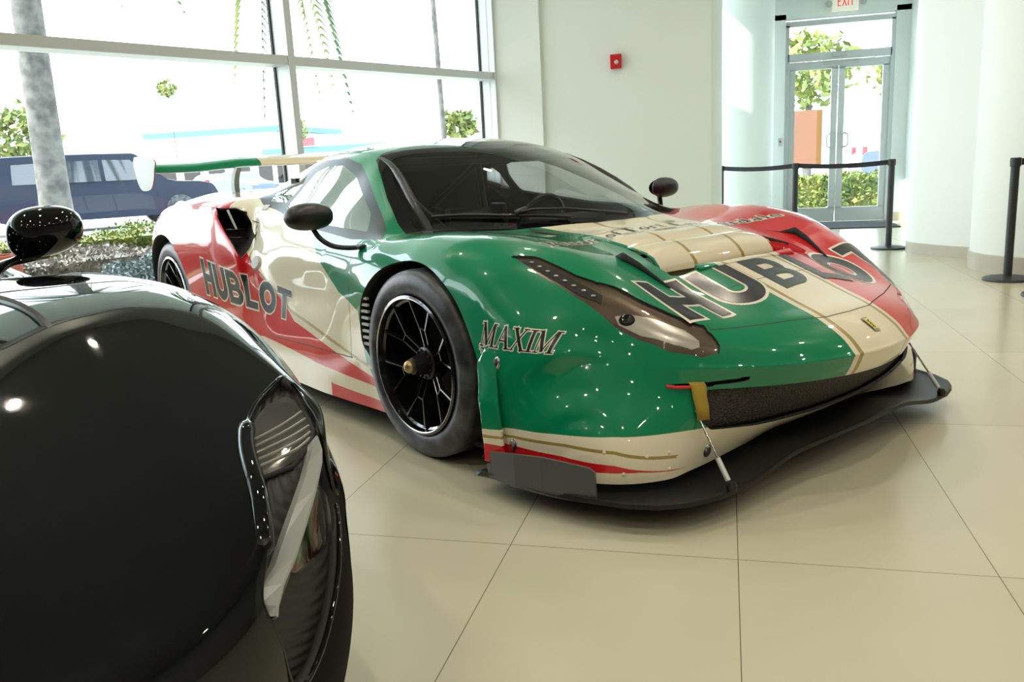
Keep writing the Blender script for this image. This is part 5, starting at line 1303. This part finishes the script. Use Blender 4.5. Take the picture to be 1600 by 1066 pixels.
tree(-6.45, 20.5, 2.15, .45, 'small green tree near the right end of the windows', seed=33, n=420, size=.11, trunk=.03)
tree(-22.5, 42, 3.6, .8, 'small distant tree right of the window mullion', seed=34, n=260, size=.16, trunk=.05)
# far buildings
def building(lab, x0, x1, y0, y1, h, trim, nwin, sign=None):
    b = empty('shop_building', ((x0 + x1) / 2, y0, -.06), label=lab, cat='building', group='shops across the road'); w_2 = (x1 - x0) / 2
    box('wall', (-w_2, 0, 0), (w_2, y1 - y0, h), M['wallw'], b); box('roof_fascia', (-w_2 - .4, -.5, h - .25), (w_2 + .4, y1 - y0, h + .15), trim, b)
    for k in range(nwin):
        xx = -w_2 + (k + .5) * 2 * w_2 / nwin; f = box('window', (xx - .8, -.06, .6), (xx + .8, .02, 2.1), M['alu'], b); box('pane', (xx - .7, -.08, .7), (xx + .7, -.05, 2.0), M['frit'], f)
    if sign: box('sign_band', (sign[0], -.62, h + .2), (sign[1], -.5, h + .75), M['taillamp'], b)
    return b
M['teal'] = mat('pale_teal_paint', (.06, .17, .18), .6)
building('long white shop with a thin pale teal roof edge across the road', -42, -31.5, 56, 66, 4.6, M['teal'], 5)
building('white shop with teal walls and red sign right of the window mullion', -31, -20, 54, 64, 2.9, M['teal'], 5, (-4.2, -1.8))
# vehicles in the street
def vehicle(kind, prof, win, length, width, wheels, wr, m, lab, loc, rz, tail=True):
    v = empty(kind, (*loc, -.05), rz, label=lab, cat='car' if kind != 'van' else 'van')
    bm = bmesh.new(); P = catmull(prof, 4, True); n = len(P); hw = width / 2; rings = []
    for yy, sc in ((-hw, .90), (-hw + .06, .975), (-hw + .14, 1), (hw - .14, 1), (hw - .06, .975), (hw, .90)):
        cx = sum(p[0] for p in P) / n; rings.append([bm.verts.new((cx + (p[0] - cx) * (.985 + .015 * sc), yy * (1 - .16 * max(0, p[1] - .95) / .8), p[1] * (1 - (1 - sc) * .12) + .0)) for p in P])
    for a_, b_ in zip(rings[:-1], rings[1:]):
        for j in range(n): bm.faces.new((a_[j], a_[(j + 1) % n], b_[(j + 1) % n], b_[j]))
    bm.faces.new(rings[0][::-1]); bm.faces.new(rings[-1]); from_bm('body', bm, m, v, True, 50)
    for s in (-1, 1):
        for poly in win:
            k = lambda h: (hw + .004) * (1 - .16 * max(0, h - .95) / .8)
            z_m = max(p[1] for p in poly); z_n = min(p[1] for p in poly)
            Va = [(p[0], s * k(p[1]), p[1]) for p in poly]; o = from_data('window', Va + [(q[0], q[1] - s * .02, q[2]) for q in Va], [tuple(range(len(Va))), tuple(range(2 * len(Va) - 1, len(Va) - 1, -1))] + [(i, (i + 1) % len(Va), len(Va) + (i + 1) % len(Va), len(Va) + i) for i in range(len(Va))], M['carglass'], v)
        for wx in wheels:
            w_1 = lathe('wheel', [(0, .10), (wr * .55, .10), (wr * .6, .12), (wr * .98, .11), (wr, .08), (wr, -.08), (wr * .9, -.11), (0, -.11)], M['rubber'], v, 28, Matrix.Translation((wx, s * (hw - .08), wr)) @ Matrix(((1, 0, 0, 0), (0, 0, s, 0), (0, 1, 0, 0), (0, 0, 0, 1))))
            lathe('hub_cap', [(0, .125), (wr * .5, .12), (wr * .58, .10)], M['lightgrey'], w_1, 20, Matrix.Translation((wx, s * (hw - .08), wr)) @ Matrix(((1, 0, 0, 0), (0, 0, s, 0), (0, 1, 0, 0), (0, 0, 0, 1))))
        if tail:
            box('tail_lamp', (-length / 2 - .005, s * (hw - .2) - .14, .85), (-length / 2 + .14, s * (hw - .2) + .17, 1.12), M['taillamp'], v)
            box('head_lamp', (length / 2 - .22, s * (hw - .22) - .16, .72), (length / 2 + .0, s * (hw - .22) + .17, .88), M['lightgrey'], v)
    return v
M['carglass'] = mat('dark_car_glass', (.03, .04, .05), .05, coat=1)
M['navy'] = mat('dark_blue_car_paint', (.012, .018, .035), .35, spec=.25); M['silver'] = mat('silver_car_paint', (.09, .12, .16), .35, spec=.4); M['white'] = mat('white_car_paint', (.8, .8, .8), .3, coat=1)
suv = [(-2.55, .35), (-2.6, .9), (-2.5, 1.15), (-2.35, 1.75), (-2.1, 1.86), (.2, 1.88), (.75, 1.8), (1.35, 1.2), (2.2, 1.1), (2.55, .95), (2.6, .4), (1.5, .3), (-1.5, .3)]
suvw = [[(-2.2, 1.2), (-2.15, 1.66), (-1.2, 1.7), (-1.2, 1.2)], [(-1.1, 1.2), (-1.1, 1.7), (-.25, 1.72), (-.25, 1.2)], [(-.15, 1.2), (-.15, 1.72), (.5, 1.7), (1.05, 1.2)]]
dr_ = math.atan2(18.9 - 21.0, -13.3 + 18.0)
vehicle('suv', suv, suvw, 5.2, 1.95, (-1.55, 1.6), .39, M['navy'], 'dark blue SUV in the street, partly behind the grey palm trunk', (-15.6, 18.6), .95)
vehicle('van', suv, suvw, 5.2, 1.95, (-1.55, 1.6), .39, M['white'], 'white van with a red tail lamp at the far left, left of the palm trunk', (-19.0, 13.9), .95 + math.pi)
sed = [(-2.25, .3), (-2.3, .85), (-2.0, .98), (-1.5, 1.02), (-.8, 1.42), (.2, 1.46), (1.1, 1.0), (2.1, .85), (2.3, .6), (2.25, .3), (1.3, .24), (-1.3, .24)]
sedw = [[(-1.3, 1.02), (-.75, 1.34), (-.2, 1.37), (-.2, 1.0)], [(-.1, 1.0), (-.1, 1.37), (.2, 1.37), (.85, 1.0)]]
vehicle('sedan', sed, sedw, 4.6, 1.8, (-1.4, 1.4), .32, M['silver'], 'silver blue sedan under the raised rear wing', (-26.5, 42.5), -.4)
vehicle('sedan', sed, sedw, 4.6, 1.8, (-1.4, 1.4), .32, M['white'], 'white car parked farther off behind the silver blue sedan', (-32.0, 48.5), -.4)
# beyond the glass doors
hedge((.4, 16.6), (4.2, 16.6), .9, -.05, .55, 6000, M['leaf'], 'green hedge outside behind the glass doors', 11, size=.06)
tree(1.9, 22, 3.0, 1.15, 'leafy tree seen through the glass doors', seed=41, n=900, size=.13, trunk=.12); tree(4.5, 23, 2.9, 1.1, 'second leafy tree, seen through the right glass door', seed=42, n=700, size=.13, trunk=.10)
vehicle('sedan', sed, sedw, 4.6, 1.8, (-1.4, 1.4), .32, M['silver'], 'pale car parked outside beyond the right glass door', (6.4, 30), .1)
bn = empty('banner', (1.68, 18.6, 0), label='pale peach banner with red and orange edges outside the left glass door', cat='banner')
box('banner_cloth', (-.42, -.01, .70), (.22, .01, 1.84), mat('banner_peach', (.22, .10, .06), .8), bn); box('banner_edge', (.12, -.014, .70), (.20, -.0, 1.84), mat('banner_orange', (.16, .075, .012), .8), bn); box('banner_edge', (-.42, -.014, .70), (-.36, -.0, 1.84), mat('banner_red', (.14, .01, .006), .8), bn)
tube('banner_pole', [(.23, 0, -.06), (.23, 0, 1.9)], .012, M['lightgrey'], bn)
